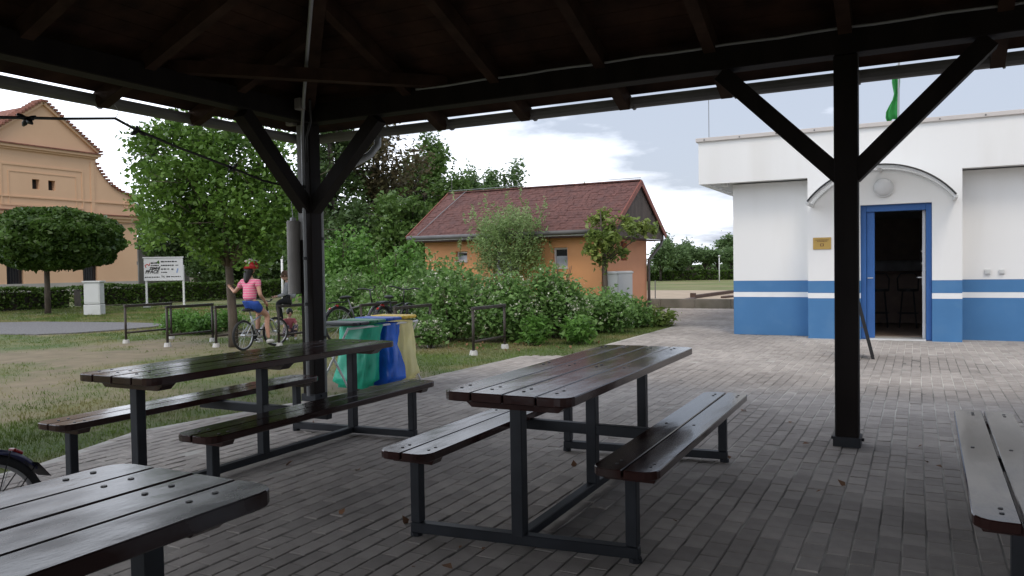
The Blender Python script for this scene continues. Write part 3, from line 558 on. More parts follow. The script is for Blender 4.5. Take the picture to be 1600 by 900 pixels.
# flag behind the roof edge
fb = atY(1403, 190, 17.0); ft = atY(1397, 108, 17.0); fg = thing('green_flag', 'limp green flag hanging above the white building roof', 'flag', (fb[0], fb[1], HT+.07)); h = ft[2]-HT-.07
MB().tube([(0, 0, 0), (.02, 0, h+.3)], .02, 8).build('flag_pole', 'pipegray', fg)
V = []; F = []; m_ = 9
for j in range(10):
    z = h+.1-j*.115; 
    for i in range(m_): u = i/(m_-1); w = .16*(1+.35*math.sin(j*.9+1))*(.45+.55*min(1, j/3)); V.append((.02-u*w+.02*math.sin(j*.6), .07*math.sin(u*13+j*.35)*u, z-.10*u-.02*math.sin(u*9)))
F = [(j*m_+i, j*m_+i+1, (j+1)*m_+i+1, (j+1)*m_+i) for j in range(9) for i in range(m_-1)]
fm = link('flag_cloth', newmesh('flag_cloth', V, F, True), 'flaggreen', fg); sm = fm.modifiers.new('thickness', 'SOLIDIFY'); sm.thickness = .006
# ------------------------------------------------------------------ orange house
HX0, HX1, HY0, HY1 = -11.75, -6.7, 17.5, 21.0
oh = thing('orange_house', 'small orange house with red brown shingle roof behind the bushes', 'house', ((HX0+HX1)/2, HY0, 0)); hx_, hy_ = (HX0+HX1)/2, HY0
def hb_(mb, name, m, parent=None, **k):
    mb.V = [(v[0]-hx_, v[1]-hy_, v[2]) for v in mb.V]; return mb.build(name, m, parent or oh, **k)
ez, rz_, ey, ry = 2.12, 3.44, 17.1, 19.25; sl2 = (rz_-ez)/(ry-ey); WT = 2.02
wins = []
for x0, y0, x1, y1 in ((864, 387, 887, 418), (712, 393, 730, 408), (770, 392, 812, 428)): a = atY(x0, y0, HY0); b = atY(x1, y1, HY0); wins.append((a[0], b[0], b[2], a[2]))
wins.sort(); xs_ = HX0
for (x0, x1, z0, z1) in wins:
    hb_(MB().bb((xs_, HY0, 0), (x0, HY0+.25, WT)), 'wall', 'orange'); hb_(MB().bb((x0, HY0, 0), (x1, HY0+.25, z0)), 'wall', 'orange'); hb_(MB().bb((x0, HY0, z1), (x1, HY0+.25, WT)), 'wall', 'orange'); xs_ = x1
    w = MB(); t_ = .045
    w.bb((x0+.001, HY0+.09, z0), (x0+t_, HY0+.15, z1)); w.bb((x1-t_, HY0+.09, z0), (x1-.001, HY0+.15, z1)); w.bb((x0+t_, HY0+.09, z0), (x1-t_, HY0+.15, z0+t_)); w.bb((x0+t_, HY0+.09, z1-t_), (x1-t_, HY0+.15, z1))
    wo_ = hb_(w, 'window', 'white'); hb_(MB().bb((x0+t_, HY0+.115, z0+t_), (x1-t_, HY0+.125, z1-t_)), 'pane', 'windowdark', wo_)
    hb_(MB().bb((x0+t_+.01, HY0+.10, z0+t_), (x1-t_-.01, HY0+.112, z0+(z1-z0)*.58)), 'blind', 'blind', wo_); hb_(MB().bb((x0-.02, HY0-.03, z0-.03), (x1+.02, HY0+.09, z0-.002)), 'sill', 'whitemetal', wo_)
hb_(MB().bb((xs_, HY0, 0), (HX1, HY0+.25, WT)), 'wall', 'orange')
# gable wall with a slot window
sy0 = atX(970, 400, HX1)[1]; sy1 = atX(980, 400, HX1)[1]
hb_(MB().bb((HX1-.25, HY0+.252, 0), (HX1-.001, sy0, WT)), 'gable_wall', 'orange2'); hb_(MB().bb((HX1-.25, sy1, 0), (HX1-.001, HY1, WT)), 'gable_wall', 'orange2'); hb_(MB().bb((HX1-.25, sy0, 0), (HX1-.001, sy1, 1.42)), 'gable_wall', 'orange2'); hb_(MB().bb((HX1-.25, sy0, 1.92), (HX1-.001, sy1, WT)), 'gable_wall', 'orange2')
hb_(MB().bb((HX1-.2, sy0+.001, 1.421), (HX1-.12, sy1-.001, 1.919)), 'window', 'redverge'); hb_(MB().bb((HX0, HY0+.252, 0), (HX0+.25, HY1, WT)), 'wall', 'orange'); hb_(MB().bb((HX0+.25, HY1-.25, 0), (HX1-.252, HY1, WT)), 'wall', 'orange')
VX0, VX1 = -12.05, -6.27
y = HY0-.25
while y < HY1+.25:
    zt_ = ez+sl2*(min(y, 2*ry-y-.115)-ey)-.02; zt2 = ez+sl2*(min(y+.11, 2*ry-y-.11)-ey)-.02
    ztm = min(zt_, zt2) if not (y < ry < y+.11) else rz_-.06
    for xx in (VX1-.06, VX0+.04): hb_(MB().add([(xx, y, 1.98), (xx, y+.11, 1.98), (xx, y+.11, max(zt2, 1.99)), (xx, y, max(zt_, 1.99)), (xx+.02, y, 1.98), (xx+.02, y+.11, 1.98), (xx+.02, y+.11, max(zt2, 1.99)), (xx+.02, y, max(zt_, 1.99))], [(3, 2, 1, 0), (4, 5, 6, 7), (0, 1, 5, 4), (1, 2, 6, 5), (2, 3, 7, 6), (3, 0, 4, 7)]), 'gable_board', 'gableboard')
    y += .114
hb_(MB().bb((HX0-.3, HY0-.38, 1.985), (VX1-.065, HY0-.002, 2.015)), 'eave_soffit', 'underroof'); hb_(MB().bb((HX1+.001, HY0, 1.955), (VX1-.065, HY1+.3, 1.975)), 'eave_soffit', 'underroof')
for sgn in (1, -1):
    k = 0; d = 0; n_ = 19; dd = (ry-ey)/n_
    base_ = MB()
    for k in range(n_):
        ya, yb_ = ey+k*dd, ey+(k+1)*dd+.02
        if sgn < 0: ya, yb_ = 2*ry-ya, 2*ry-yb_
        za, zb = ez+sl2*k*dd, ez+sl2*((k+1)*dd+.02); P = [(VX0, ya, za), (VX1, ya, za), (VX1, yb_, zb-.008), (VX0, yb_, zb-.008)]
        hb_(MB().extrude(P, (0, 0, .022)), 'shingle_course', 'shingle')
    # tabs: a jittered second layer gives the broken shingle pattern
    if sgn > 0:
        for k in range(n_):
            tb_ = MB(); x = VX0+.05*(k % 3); ya = ey+k*dd; za = ez+sl2*k*dd
            while x < VX1-.2:
                w_ = random.uniform(.11, .24)
                if random.random() < .55: tb_.extrude([(x, ya-.004, za+.0225), (x+w_, ya-.004, za+.0225), (x+w_, ya+dd*.95, za+sl2*dd*.95+.0225), (x, ya+dd*.95, za+sl2*dd*.95+.0225)], (0, 0, .004))
                x += w_+.012
            hb_(tb_, 'shingle_tabs', random.choice(['shingle', 'shingle', 'shingle2']), kind='stuff')
    for xx in (VX0-.015, VX1+.015): hb_(MB().bar((xx, ey if sgn > 0 else 2*ry-ey, ez-.03), (xx, ry, rz_-.03), .03, .13), 'verge_board', 'redverge')
hb_(MB().bar((VX0, ry, rz_+.03), (VX1, ry, rz_+.03), .16, .03), 'ridge_cap', 'shingle')
g2 = MB(); g2.tube([(VX0+.05, ey-.05, ez-.02), (VX1-.02, ey-.05, ez-.02)], .055, 10); hb_(g2, 'gutter', 'zinc', smooth=True)
hb_(MB().bb((VX0+.1, ey-.01, ez-.10), (VX1-.07, ey+.02, ez-.005)), 'fascia', 'white')
hb_(MB().tube([(HX1+.35, HY1+.32, 1.98), (HX1+.33, HY1+.28, 1.85), (HX1+.09, HY1-.05, 1.45), (HX1+.08, HY1-.07, 1.3), (HX1+.08, HY1-.07, 0)], .042, 10), 'downpipe', 'zinc', smooth=True)
hb_(MB().tube([(HX1+.05, HY0-.02, 1.95), (HX1+.05, HY0-.02, .1)], .03, 8), 'downpipe', 'underroof', smooth=True)
la = atY(706, 296, ry); hb_(MB().tube([(la[0], ry, rz_+.05), (la[0], ry, rz_+.48)], .008, 5), 'lightning_rod', 'zinc'); a_ = atY(720, 304, ry)
hb_(MB().tube([(a_[0]+.2, ry-.02, rz_+.06), (a_[0]+.05, (ry+ey)/2, (rz_+ez)/2+.06), (a_[0]-.05, ey-.02, ez+.05)], .009, 5), 'lightning_wire', 'pipegray'); hb_(MB().tube([(VX0, ry, rz_+.09), (VX1, ry, rz_+.09)], .008, 5), 'lightning_wire', 'pipegray')
# cabinet at the gable wall
c0_ = atX(953, 426, HX1+.18); c1_ = atX(977, 426, HX1+.18); ec = thing('meter_cabinet', 'pale grey meter cabinet against the orange gable wall', 'cabinet', (HX1+.2, (c0_[1]+c1_[1])/2, 0)); cw = abs(c1_[1]-c0_[1])
MB().box((0, 0, .06), (.32, cw, .12)).build('base', 'concrete', ec); MB().box((0, 0, .64), (.34, cw, 1.03)).build('body', 'cabinet', ec, bevel=.01); MB().box((.0, 0, c0_[2]-.01), (.38, cw+.05, .05)).build('cap', 'cabinet', ec, bevel=.01); MB().box((.172, 0, .68), (.012, cw-.08, .85)).build('door', 'cabinet', ec)
# ------------------------------------------------------------------ sand court edges
lw = thing('court_wall', 'low concrete wall in front of the pale sand court', 'wall', (-2.5, 23.1, 0))
for i in range(10): MB().box((-4.95+i*1.05, 0, .12), (1.044, .18, .28)).build('wall_block', 'concrete', lw, bevel=.008)
for i, (pa, pb_, lab) in enumerate((((1083, 463), (1143, 455), 'thick brown timber lying on the sand court'), ((1058, 469), (1084, 464), 'shorter brown timber in line on the sand court'), ((1030, 471), (1050, 469), 'thin brown timber half buried beside the downpipe'), ((1130, 462.5), (1143, 461), 'small brown timber on the sand near the white wall'))):
    A, B = at(*pa, .1), at(*pb_, .1); h_ = .12 if i == 0 else .07
    tm = link('timber_edging', None, loc=(A[0], A[1], .02)); tag(tm, lab, 'timber', 'timbers on the sand court'); MB().bar((0, 0, h_/2), (B[0]-A[0], B[1]-A[1], h_/2), .2, h_).build('beam', 'timber', tm, bevel=.01)
    if i == 0: MB().box((0, .0, .10), (.18, .18, .2)).build('end_block', 'timber', tm)
p_ = at(1024, 472); mp_ = thing('metal_post', 'thin metal post at the end of the low court wall', 'post', (p_[0], p_[1], 0)); MB().tube([(0, 0, 0), (0, 0, .75)], .02, 8).build('shaft', 'graywood', mp_); MB().tube([(0, 0, 0), (0, 0, .03)], .05, 10).build('foot', 'concrete', mp_)
# ------------------------------------------------------------------ peach granary
GXf, YA, GW = -47.3, 29.12, 6.25
gr_ = thing('peach_granary', 'tall peach rendered house with curved gable and small attic openings', 'building', (GXf, YA, 0))
def ggen(yz, x0, x1, name, m, parent=None, **k): return MB().extrude([(x0, y, z) for y, z in yz], (x1-x0, 0, 0)).build(name, m, parent or gr_, **k)
holes = [(-.74, -.30, 6.46, 7.06), (.24, .68, 6.46, 7.06)]; lowin = [(-2.4, -1.4, .75, 1.9), (2.3, 3.3, .75, 1.9)]
curve = [(3.42, 8.55), (3.55, 8.2), (3.95, 7.65), (4.5, 7.1), (5.1, 6.75), (5.7, 6.55), (6.1, 6.3), (6.2, 6.0)]
# lower wall pieces around the windows
def gb(y0, y1, z0, z1, name='wall', m='peach', x0=-.5, x1=0, parent=None, **k): return MB().bb((x0, y0, z0), (x1, y1, z1)).build(name, m, parent or gr_, **k)
ycut = [-GW, -2.4, -1.4, 2.3, 3.3, GW]
for i in range(5):
    if i in (1, 3): gb(ycut[i], ycut[i+1], 1.9, 4.7)
    else: gb(ycut[i], ycut[i+1], .75, 4.7)
gb(-GW-.04, GW+.04, -.1, .748, 'plinth', 'plinth', -.5, .05)
for (y0, y1, z0, z1) in lowin:
    w = gb(y0, y1, z0, z1, 'window', 'windowdark', -.3, -.25)
    for y in np.linspace(y0+.1, y1-.1, 6): MB().tube([(-.1, y, z0), (-.1, y, z1)], .02, 6).build('window_bar', 'black', w)
    gb(y0-.1, y1+.1, z0-.12, z0, 'sill', 'plinth', 0.001, .1, w)
gb(-GW-.1, GW+.1, 4.702, 4.9, 'cornice', 'peachtrim', -.5, .16); gb(-GW-.22, GW+.22, 4.902, 5.06, 'cornice', 'peachtrim', -.5, .30); gb(-GW-.3, GW+.3, 5.062, 5.14, 'cornice_tiles', 'tile', -.5, .38)
hz_ = [-3.42, -.74, -.30, .24, .68, 3.42]
for i in range(5):
    if i in (1, 3): gb(hz_[i], hz_[i+1], 5.142, 6.46); gb(hz_[i], hz_[i+1], 7.06, 8.7); gb(hz_[i], hz_[i+1], 6.46, 7.06, 'attic_opening', 'black', -.5, -.35)
    else: gb(hz_[i], hz_[i+1], 5.142, 8.7)
gb(-6.2, 6.2, 5.9, 5.98, 'moulding', 'peachtrim', .001, .06)
for s in (1, -1):
    pts = [(s*3.421, 5.142)]+[(s*GW*.995, 5.142)]+[(s*y, z) for y, z in curve[::-1]]; ggen(pts if s > 0 else pts[::-1], -.5, -.02, 'gable_wing', 'peach')
    tl = MB()
    for i in range(len(curve)-1):
        (y0, z0), (y1, z1) = curve[i], curve[i+1]; n_ = max(1, int(math.hypot(y1-y0, z1-z0)/.22))
        for k in range(n_): u = (k+.5)/n_; tl.bar((-.6, s*(y0+(y1-y0)*u), z0+(z1-z0)*u+.06), (.14, s*(y0+(y1-y0)*u), z0+(z1-z0)*u+.06), .2, .14)
    tl.build('verge_tiles', 'tile', gr_, kind='stuff')
    MB().tube([(.0, s*(5.55+.28*math.cos(t)*(1-t/16)), 5.55+.0+.45+.28*math.sin(t)*(1-t/16)-.12) for t in np.linspace(0, 8, 26)], .035, 5).build('scroll', 'peachtrim', gr_)
    gb(s*3.0-.0 if s > 0 else -3.25, 3.25 if s > 0 else -3.0, 5.142, 8.5, 'pilaster', 'peachtrim', .001, .05)
for y0, y1, z0, z1 in ((-2.6, 2.5, 7.78, 7.88), (-2.6, 2.5, 5.4, 5.5), (-2.6, -2.5, 5.5, 7.78), (2.4, 2.5, 5.5, 7.78)): gb(y0, y1, z0, z1, 'panel_frame', 'peachtrim', .001, .045)
for y0, y1, z0, z1 in ((-2.15, 2.05, 7.4, 7.46), (-2.15, -2.09, 5.5, 7.4), (1.99, 2.05, 5.5, 7.4)): gb(y0, y1, z0, z1, 'panel_frame', 'peachtrim', .001, .03)
gb(-3.5, 3.5, 8.702, 8.82, 'cornice', 'peachtrim', -.5, .12); gb(-3.62, 3.62, 8.822, 8.98, 'cornice', 'peachtrim', -.5, .26); gb(-3.75, 3.75, 8.982, 9.06, 'cornice_tiles', 'tile', -.5, .34)
ggen([(-3.6, 9.062), (3.6, 9.062), (0, 11.75)], -.5, 0, 'pediment', 'peach')
for s in (1, -1):
    MB().bar((.09, s*3.55, 9.17), (.09, 0, 11.78), .17, .22).build('pediment_moulding', 'peachtrim', gr_); tl = MB()
    for k in range(19): u = (k+.3)/19; tl.bar((-.7, s*3.7*(1-u), 9.15+2.78*u+.02), (.3, s*3.7*(1-u), 9.15+2.78*u+.02), .2, .13)
    tl.build('verge_tiles', 'tile', gr_, kind='stuff')
    MB().add([(-.5, s*6.4, 5.14), (-20, s*6.4, 5.14), (-20, 0, 11.7), (-.5, 0, 11.7), (-.5, s*6.4, 4.95), (-20, s*6.4, 4.95), (-20, 0, 11.4), (-.5, 0, 11.4)], [(0, 1, 2, 3), (7, 6, 5, 4), (0, 3, 7, 4), (1, 5, 6, 2), (0, 4, 5, 1)]).build('roof', 'tile', gr_)
    MB().bb((-20, s*GW-.2, 0), (-.502, s*GW+.0, 4.9)).build('side_wall', 'peach', gr_)
MB().tube([(-.4, -2.6, 10.0), (-.4, -2.6, 13.5)], .025, 5).build('lightning_rod', 'zinc', gr_)
# ------------------------------------------------------------------ vegetation
def leafverts(P, size, up=.35, aspect=.55, spread=.55, r=rng):
    n = len(P); d = r.normal(0, 1, (n, 3)); d[:, 2] *= .6; d /= np.linalg.norm(d, axis=1)[:, None]; u = r.normal(0, 1, (n, 3)); u[:, 2] += up*3
    sd_ = np.cross(d, u); sd_ /= np.linalg.norm(sd_, axis=1)[:, None]+1e-9; nm = np.cross(sd_, d); s = (size*(1-spread+2*spread*r.random(n)))[:, None]
    V = np.zeros((n, 4, 3)); V[:, 0] = P-d*s*.5; V[:, 2] = P+d*s*.5-nm*s*.12; V[:, 1] = P+sd_*s*aspect*.5+nm*s*.10; V[:, 3] = P-sd_*s*aspect*.5+nm*s*.10
    return V.reshape(-1, 3)
def blobpts(blobs, n, k=6, spread=.1, shell=3.0, zmin=None, r=rng):
    w = np.array([b[1][0]*b[1][1]+b[1][1]*b[1][2] for b in blobs]); c = r.choice(len(blobs), n//k, p=w/w.sum()); C = np.array([b[0] for b in blobs])[c]; Rr = np.array([b[1] for b in blobs])[c]
    d = r.normal(0, 1, (len(c), 3)); d /= np.linalg.norm(d, axis=1)[:, None]; P = C+d*Rr*(r.random(len(c))**(1/shell))[:, None]
    P = np.repeat(P, k, 0)+r.normal(0, spread, (len(P)*k, 3))
    if zmin is not None: P = P[P[:, 2] > zmin]
    return P
def crown(parent, P, size, m, name='crown', **kw): return link(name, fastmesh(name, leafverts(P, size, **kw), 4), m, parent)
def limbs(parent, trunk, ends, r0, m='bark', name='trunk', n=8):
    b = MB(); T = [Vector(p) for p in trunk]; k = len(T); b.tube(T, [r0*(1-.62*i/(k-1)) for i in range(k)], n)
    for e in ends:
        e = Vector(e); i = min(range(k), key=lambda q: abs(T[q].z-(e.z*.55+T[0].z*.45)) if q else 9); a = T[i]; mid = (a+e)/2+Vector((random.uniform(-.08, .08), random.uniform(-.08, .08), .06))*(e-a).length
        q = r0*(1-.62*i/(k-1))*.62; b.tube([a, mid, e], [q, q*.55, q*.2], 6)
        for _ in range(2):
            f = mid+(e-mid)*random.uniform(.2, .8); g = f+Vector((random.gauss(0, 1), random.gauss(0, 1), random.gauss(.4, .6)))*(e-a).length*.28; b.tube([f, g], [q*.3, q*.1], 5)
    return b.build(name, m, parent, smooth=True)
def rblobs(c, r, n, f=.45, seed=0, flat=1):
    q = np.random.default_rng(seed); out = []
    for _ in range(n):
        d = q.normal(0, 1, 3); d /= np.linalg.norm(d); k = q.random()**.45*(1-f*.7); s = f*q.uniform(.7, 1.25); out.append((np.array(c)+d*np.array(r)*k, np.array(r)*s*np.array((1, 1, flat))))
    return out
def tree(name, label, cat, base, h, rad, zc_, m, n, size, seed, trunk=None, r0=.15, nb=14, f=.42, group=None, bark='bark', k=6, spread=None, shell=3, zmin=None, rz=None, flat=1):
    t = thing(name, label, cat, tuple(base), 0, group); rz = rz or (h-zc_); B = rblobs((0, 0, zc_), (rad, rad, rz), nb, f, seed, flat)
    limbs(t, trunk or [(0, 0, -.05), (.02*h*.3, 0, h*.2), (-.01*h, .01*h, h*.42), (.01*h, 0, h*.62), (0, 0, h*.82)], [b[0]*np.array((.95, .95, .98)) for b in B], r0, bark)
    r = np.random.default_rng(seed+50); crown(t, blobpts(B, n, k, spread or size*1.3, shell, zmin, r), size, m, r=r); return t
# maple beside the girl
mb_ = at(365, 541)
def px2l(x, y, dep, base): return atD(x, y, dep)-np.array(base)
dm = pix(mb_)[2]; mt = thing('maple_tree', 'young green maple with wide crown beside the girl on the bicycle', 'tree', tuple(mb_))
lob = []; rr_ = np.random.default_rng(4)
for x, y, rp in ((225, 222, 26), (260, 208, 34), (310, 212, 38), (365, 215, 36), (415, 232, 32), (232, 265, 34), (285, 262, 42), (340, 265, 45), (400, 275, 40), (440, 285, 28), (240, 305, 34), (295, 312, 42), (350, 318, 44), (410, 325, 40), (445, 335, 26), (255, 345, 30), (310, 358, 36), (375, 365, 40), (430, 370, 30), (240, 370, 18), (330, 390, 24), (400, 395, 28)):
    for dz in (-.55, .55): lob.append((px2l(x+rr_.uniform(-8, 8), y+rr_.uniform(-8, 8), dm+dz+rr_.uniform(-.3, .3), mb_), np.full(3, rp*dm/FPX)*np.array((1, 1, .85))))
tk = [px2l(x, y, dm, mb_) for x, y in ((365, 542), (364, 500), (361, 460), (358, 420), (352, 370), (345, 320), (335, 260), (330, 220))]
limbs(mt, tk, [l[0] for l in lob[:30:2]], .088, 'bark', n=10); P = blobpts(lob, 21000, 5, .10, 2.0, None, rr_); crown(mt, P, .088, 'leaf_maple', r=rr_, aspect=.62)
# ball maple
bb_ = at(75, 489); db = pix(bb_)[2]; s_ = db/FPX; bt = thing('ball_maple', 'dense round clipped ball tree in front of the peach house', 'tree', tuple(bb_))
cb = px2l(86, 374, db, bb_); MB().tube([(0, 0, -.05), (.01, 0, .8), (0, 0, cb[2])], [.105, .09, .08], 10).build('trunk', 'bark', bt, smooth=True)
r = np.random.default_rng(9); d = r.normal(0, 1, (24000, 3)); d /= np.linalg.norm(d, axis=1)[:, None]; bump = 1+.05*np.sin(d[:, 0]*9+1)*np.sin(d[:, 1]*8)+.04*np.sin(d[:, 2]*11+d[:, 0]*6)
P = cb+d*np.array((98*s_, 98*s_, 50*s_))*bump[:, None]*(.80+.2*r.random((24000, 1))**.6); P[:, 2] = np.maximum(P[:, 2], cb[2]-42*s_+r.normal(0, .08, 24000)); crown(bt, P, .17, 'leaf_ball', r=r, aspect=.7, up=.1)
# hedges
def hedge(name, label, A, B, h, w, m, n, size, group=None, seed=1):
    A, B = np.array(A), np.array(B); t = thing(name, label, 'hedge', (*((A+B)/2)[:2], 0), 0, group); r = np.random.default_rng(seed); d = (B-A)[:2]; Ln = np.hypot(*d); d = d/Ln; nr = np.array((-d[1], d[0]))
    u = r.uniform(-Ln/2, Ln/2, n); v = r.uniform(-1, 1, n)*w/2; z = r.uniform(.03, 1, n)*h; f = r.random(n); z = np.where(f < .45, h*(.93+.1*r.random(n)), z); v = np.where(f >= .45, np.sign(v)*w/2*(.85+.2*r.random(n)), v); z = z+.05*h*np.sin(u*2.1+seed)
    P = np.stack([d[0]*u+nr[0]*v, d[1]*u+nr[1]*v, z], -1); crown(t, P, size, m, 'foliage', r=r)
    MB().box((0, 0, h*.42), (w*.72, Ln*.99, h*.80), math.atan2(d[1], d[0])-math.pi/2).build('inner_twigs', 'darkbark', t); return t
HX = -29.5
hedge('clipped_hedge', 'short clipped hedge behind the ball tree trunk', (HX, 8.0), (HX, atX(103, 470, HX)[1]), .78, .8, 'leaf_hedge', 9000, .13, 'low clipped hedges', 1)
hedge('clipped_hedge', 'long clipped hedge behind the white sign board', (HX, atX(119, 470, HX)[1]), (HX+1.5, 34), .80, .8, 'leaf_hedge', 14000, .13, 'low clipped hedges', 2)
# plants between the racks
for i, (x, y, rr2, lab) in enumerate(((283, 519, .45, 'low round shrub seen through the second bike rack'), (318, 520, .35, 'small shrub by the far leg of the second bike rack'), (352, 515, .4, 'low shrub behind the girl and the tree trunk'))):
    p = at(x, y); t = thing('low_shrub', lab, 'shrub', tuple(p), 0, 'low shrubs behind the racks'); r = np.random.default_rng(70+i); crown(t, blobpts([((0, 0, rr2*.45), (rr2, rr2, rr2*.55))], 1500, 5, .06, 3, .02, r), .09, 'leaf_bush2', 'foliage', r=r, aspect=.4); MB().tube([(0, 0, -.03), (0, 0, rr2*.5)], .02, 6).build('stem', 'bark', t)
# flowering bushes
def bush(px, py, toppx, wpx, back, m, seed, label, n=5200, size=.085, flowers=120, group='bushes along the yard'):
    b = at(px, py); dr = np.array([b[0], b[1]]); dr /= np.linalg.norm(dr); b = np.array([b[0]+dr[0]*back, b[1]+dr[1]*back, 0]); D = pix(b)[2]; h = (pix(b)[1]-toppx)*D/FPX; w = wpx*D/FPX/2
    t = thing('dogwood_bush', label, 'bush', tuple(b), 0, group); B = rblobs((0, 0, h*.42), (w, w*.8, h*.52), 9, .5, seed)+[((0, 0, h*.3), (w*.95, w*.75, h*.36))]; r = np.random.default_rng(seed)
    crown(t, blobpts(B, n, 5, .09, 3.2, .03, r), size, m, 'foliage', r=r, aspect=.6)
    sb = MB()
    for _ in range(16):
        a = random.uniform(0, 6.28); e = (math.cos(a)*w*.7*random.random(), math.sin(a)*w*.7*random.random(), h*random.uniform(.6, .95)); sb.tube([(e[0]*.15, e[1]*.15, -.03), (e[0]*.55, e[1]*.55, e[2]*.55), e], [.016, .011, .004], 5)
    sb.build('stems', 'bark', t)
    if flowers:
        P = blobpts(B, flowers*7, 7, .028, 30, .15, r); crown(t, P, .030, 'petal', 'blossoms', r=r, aspect=1.0, up=.8)
    return t
bush(535, 515, 352, 150, 1.9, 'leaf_bush2', 101, 'tall green bush behind the parked bicycles', 9000, .10, 30)
bush(620, 520, 368, 150, 2.0, 'leaf_bush2', 102, 'tall layered green bush in front of the orange eave', 9000, .10, 30)
bush(692, 525, 380, 165, 1.8, 'leaf_bush', 103, 'yellowish green bush below the orange house wall', 6500, .085, 60)
bush(545, 520, 420, 110, .55, 'leaf_bush', 104, 'bush with white blossoms right beside the corner post downpipe', 6000, .08, 160)
bush(618, 527, 425, 130, .6, 'leaf_bush', 105, 'white flowering bush behind the blue and yellow bags', 6500, .08, 220)
bush(705, 535, 425, 140, .6, 'leaf_bush', 106, 'white flowering bush between the two rightmost bike racks', 6500, .08, 240)
bush(790, 537, 415, 130, .7, 'leaf_bush', 107, 'white flowering bush just right of the last bike rack', 6500, .08, 240)
bush(868, 533, 402, 130, .8, 'leaf_bush', 108, 'tall flowering bush below the small house window', 6500, .08, 200)
bush(935, 523, 440, 110, .8, 'leaf_bush', 109, 'flowering bush around the young tree trunk', 5200, .08, 120)
bush(985, 515, 462, 80, .8, 'leaf_bush', 110, 'last leafy bush before the orange gable wall', 3600, .08, 40)
bush(1030, 509, 486, 56, .1, 'leaf_young', 111, 'sprawling thin bush at the point of the lawn', 700, .09, 12)
bush(672, 541, 492, 44, .05, 'leaf_bush', 112, 'small low bush thick with white blossom by the rack foot', 1500, .07, 260)
for i, (x, y, lab) in enumerate(((905, 536, 'small leafy sapling at the lawn edge under the bushes'), (838, 537, 'low broad leaved plant under the flowering bushes'))):
    p = at(x, y); t = thing('lawn_plant', lab, 'plant', tuple(p)); r = np.random.default_rng(200+i); crown(t, blobpts([((0, 0, .22), (.25, .25, .24))], 420, 4, .05, 3, .02, r), .13, 'leaf_bush2', 'foliage', r=r, aspect=.35); MB().tube([(0, 0, -.03), (0, 0, .35)], .012, 6).build('stem', 'bark', t)
# willow shrub and young tree
p = at(792, 500); D = pix(p)[2]; t = thing('willow_shrub', 'pale green willow like shrub in front of the shingle roof', 'shrub', tuple(p)); s_ = D/FPX; r = np.random.default_rng(31)
B = [(px2l(x, y, D+dz, p), np.full(3, rp*s_)) for x, y, rp in ((768, 358, 26), (790, 346, 24), (815, 350, 26), (835, 362, 20), (755, 385, 22), (785, 385, 32), (822, 388, 26), (765, 412, 24), (805, 416, 28), (835, 408, 18)) for dz in (-.25, .25)]
limbs(t, [(0, 0, -.05), (.02, 0, .5), (0, .03, 1.0), (.02, 0, 1.5), (0, 0, 2.0)], [b[0] for b in B[::2]], .05, 'bark'); P = blobpts(B, 9000, 5, .07, 1.7, None, r); sprig = []
for _ in range(150):
    a = np.array(B[r.integers(len(B))][0])+r.normal(0, .28, 3); d_ = np.array((r.normal(0, .35), r.normal(0, .35), r.uniform(.5, 1.1))); sprig += [a+d_*u*.38+r.normal(0, .018, 3) for u in np.linspace(.2, 1, 18)]
crown(t, np.concatenate([P, np.array(sprig)]), .085, 'leaf_willow', 'crown', r=r, aspect=.28, up=.1)
D = pix(atY(945, 480, 16.6))[2]; p = atD(945, 480, D); p[2] = 0; t = thing('young_tree', 'thin young tree with sparse leaves before the orange gable', 'tree', tuple(p)); r = np.random.default_rng(33)
B = [(px2l(x, y, D+random.uniform(-.3, .3), p), np.full(3, rp*D/FPX)) for x, y, rp in ((930, 345, 12), (945, 335, 10), (955, 352, 13), (925, 372, 14), (945, 378, 16), (975, 345, 11), (985, 358, 12), (1005, 356, 12), (1020, 358, 8), (965, 372, 12), (930, 395, 12), (955, 398, 14), (918, 388, 8), (972, 392, 9), (940, 412, 10), (950, 360, 12), (995, 370, 8))]
b = MB(); b.tube([(0, 0, -.05), px2l(946, 440, D, p), px2l(945, 400, D, p), px2l(940, 360, D, p), px2l(938, 330, D, p)], [.07, .055, .045, .025, .01], 8)
for e in B: a = px2l(944, random.uniform(380, 415), D, p); b.tube([a, (a+e[0])/2+np.array((0, 0, .06)), e[0]], [.016, .010, .004], 5)
b.build('trunk', 'bark', t, smooth=True); crown(t, blobpts(B, 1500, 4, .05, 2, None, r), .13, 'leaf_young', 'crown', r=r, aspect=.5, up=.5)
# tall trees behind
TG = 'tall trees behind the house and bushes'
def bgtree(px, ytop, wpx, D, m, n, seed, label, size=.3, bark='darkbark', yc=None, f=.30, nb=22, shell=2.0, k=6, cat='tree', name='background_tree', group=TG, r0=.22, base=0):
    q = atD(px, 430, D); b = np.array([q[0], q[1], base]); h = (pix((b[0], b[1], 0))[1]-ytop)*D/FPX; w = wpx*D/FPX/2; size = size*.68; n = int(n*1.45); zc2 = h*.60 if yc is None else (pix((b[0], b[1], 0))[1]-yc)*D/FPX
    return tree(name, label, cat, b, h, w, zc2, m, n, size, seed, r0=r0, nb=nb, f=f, group=group, bark=bark, k=k, shell=shell, spread=size*.95)
bgtree(520, 150, 150, 34, 'leaf_dark', 5200, 301, 'tall dark tree right behind the corner post', f=.26, shell=1.5)
bgtree(592, 175, 175, 36, 'leaf_purple', 3600, 302, 'purple brown leaved tree above the bushes', yc=270, f=.24, nb=30, shell=1.4)
bgtree(550, 315, 120, 31, 'leaf_dark', 5000, 303, 'dark green tree under the purple brown crown', yc=370)
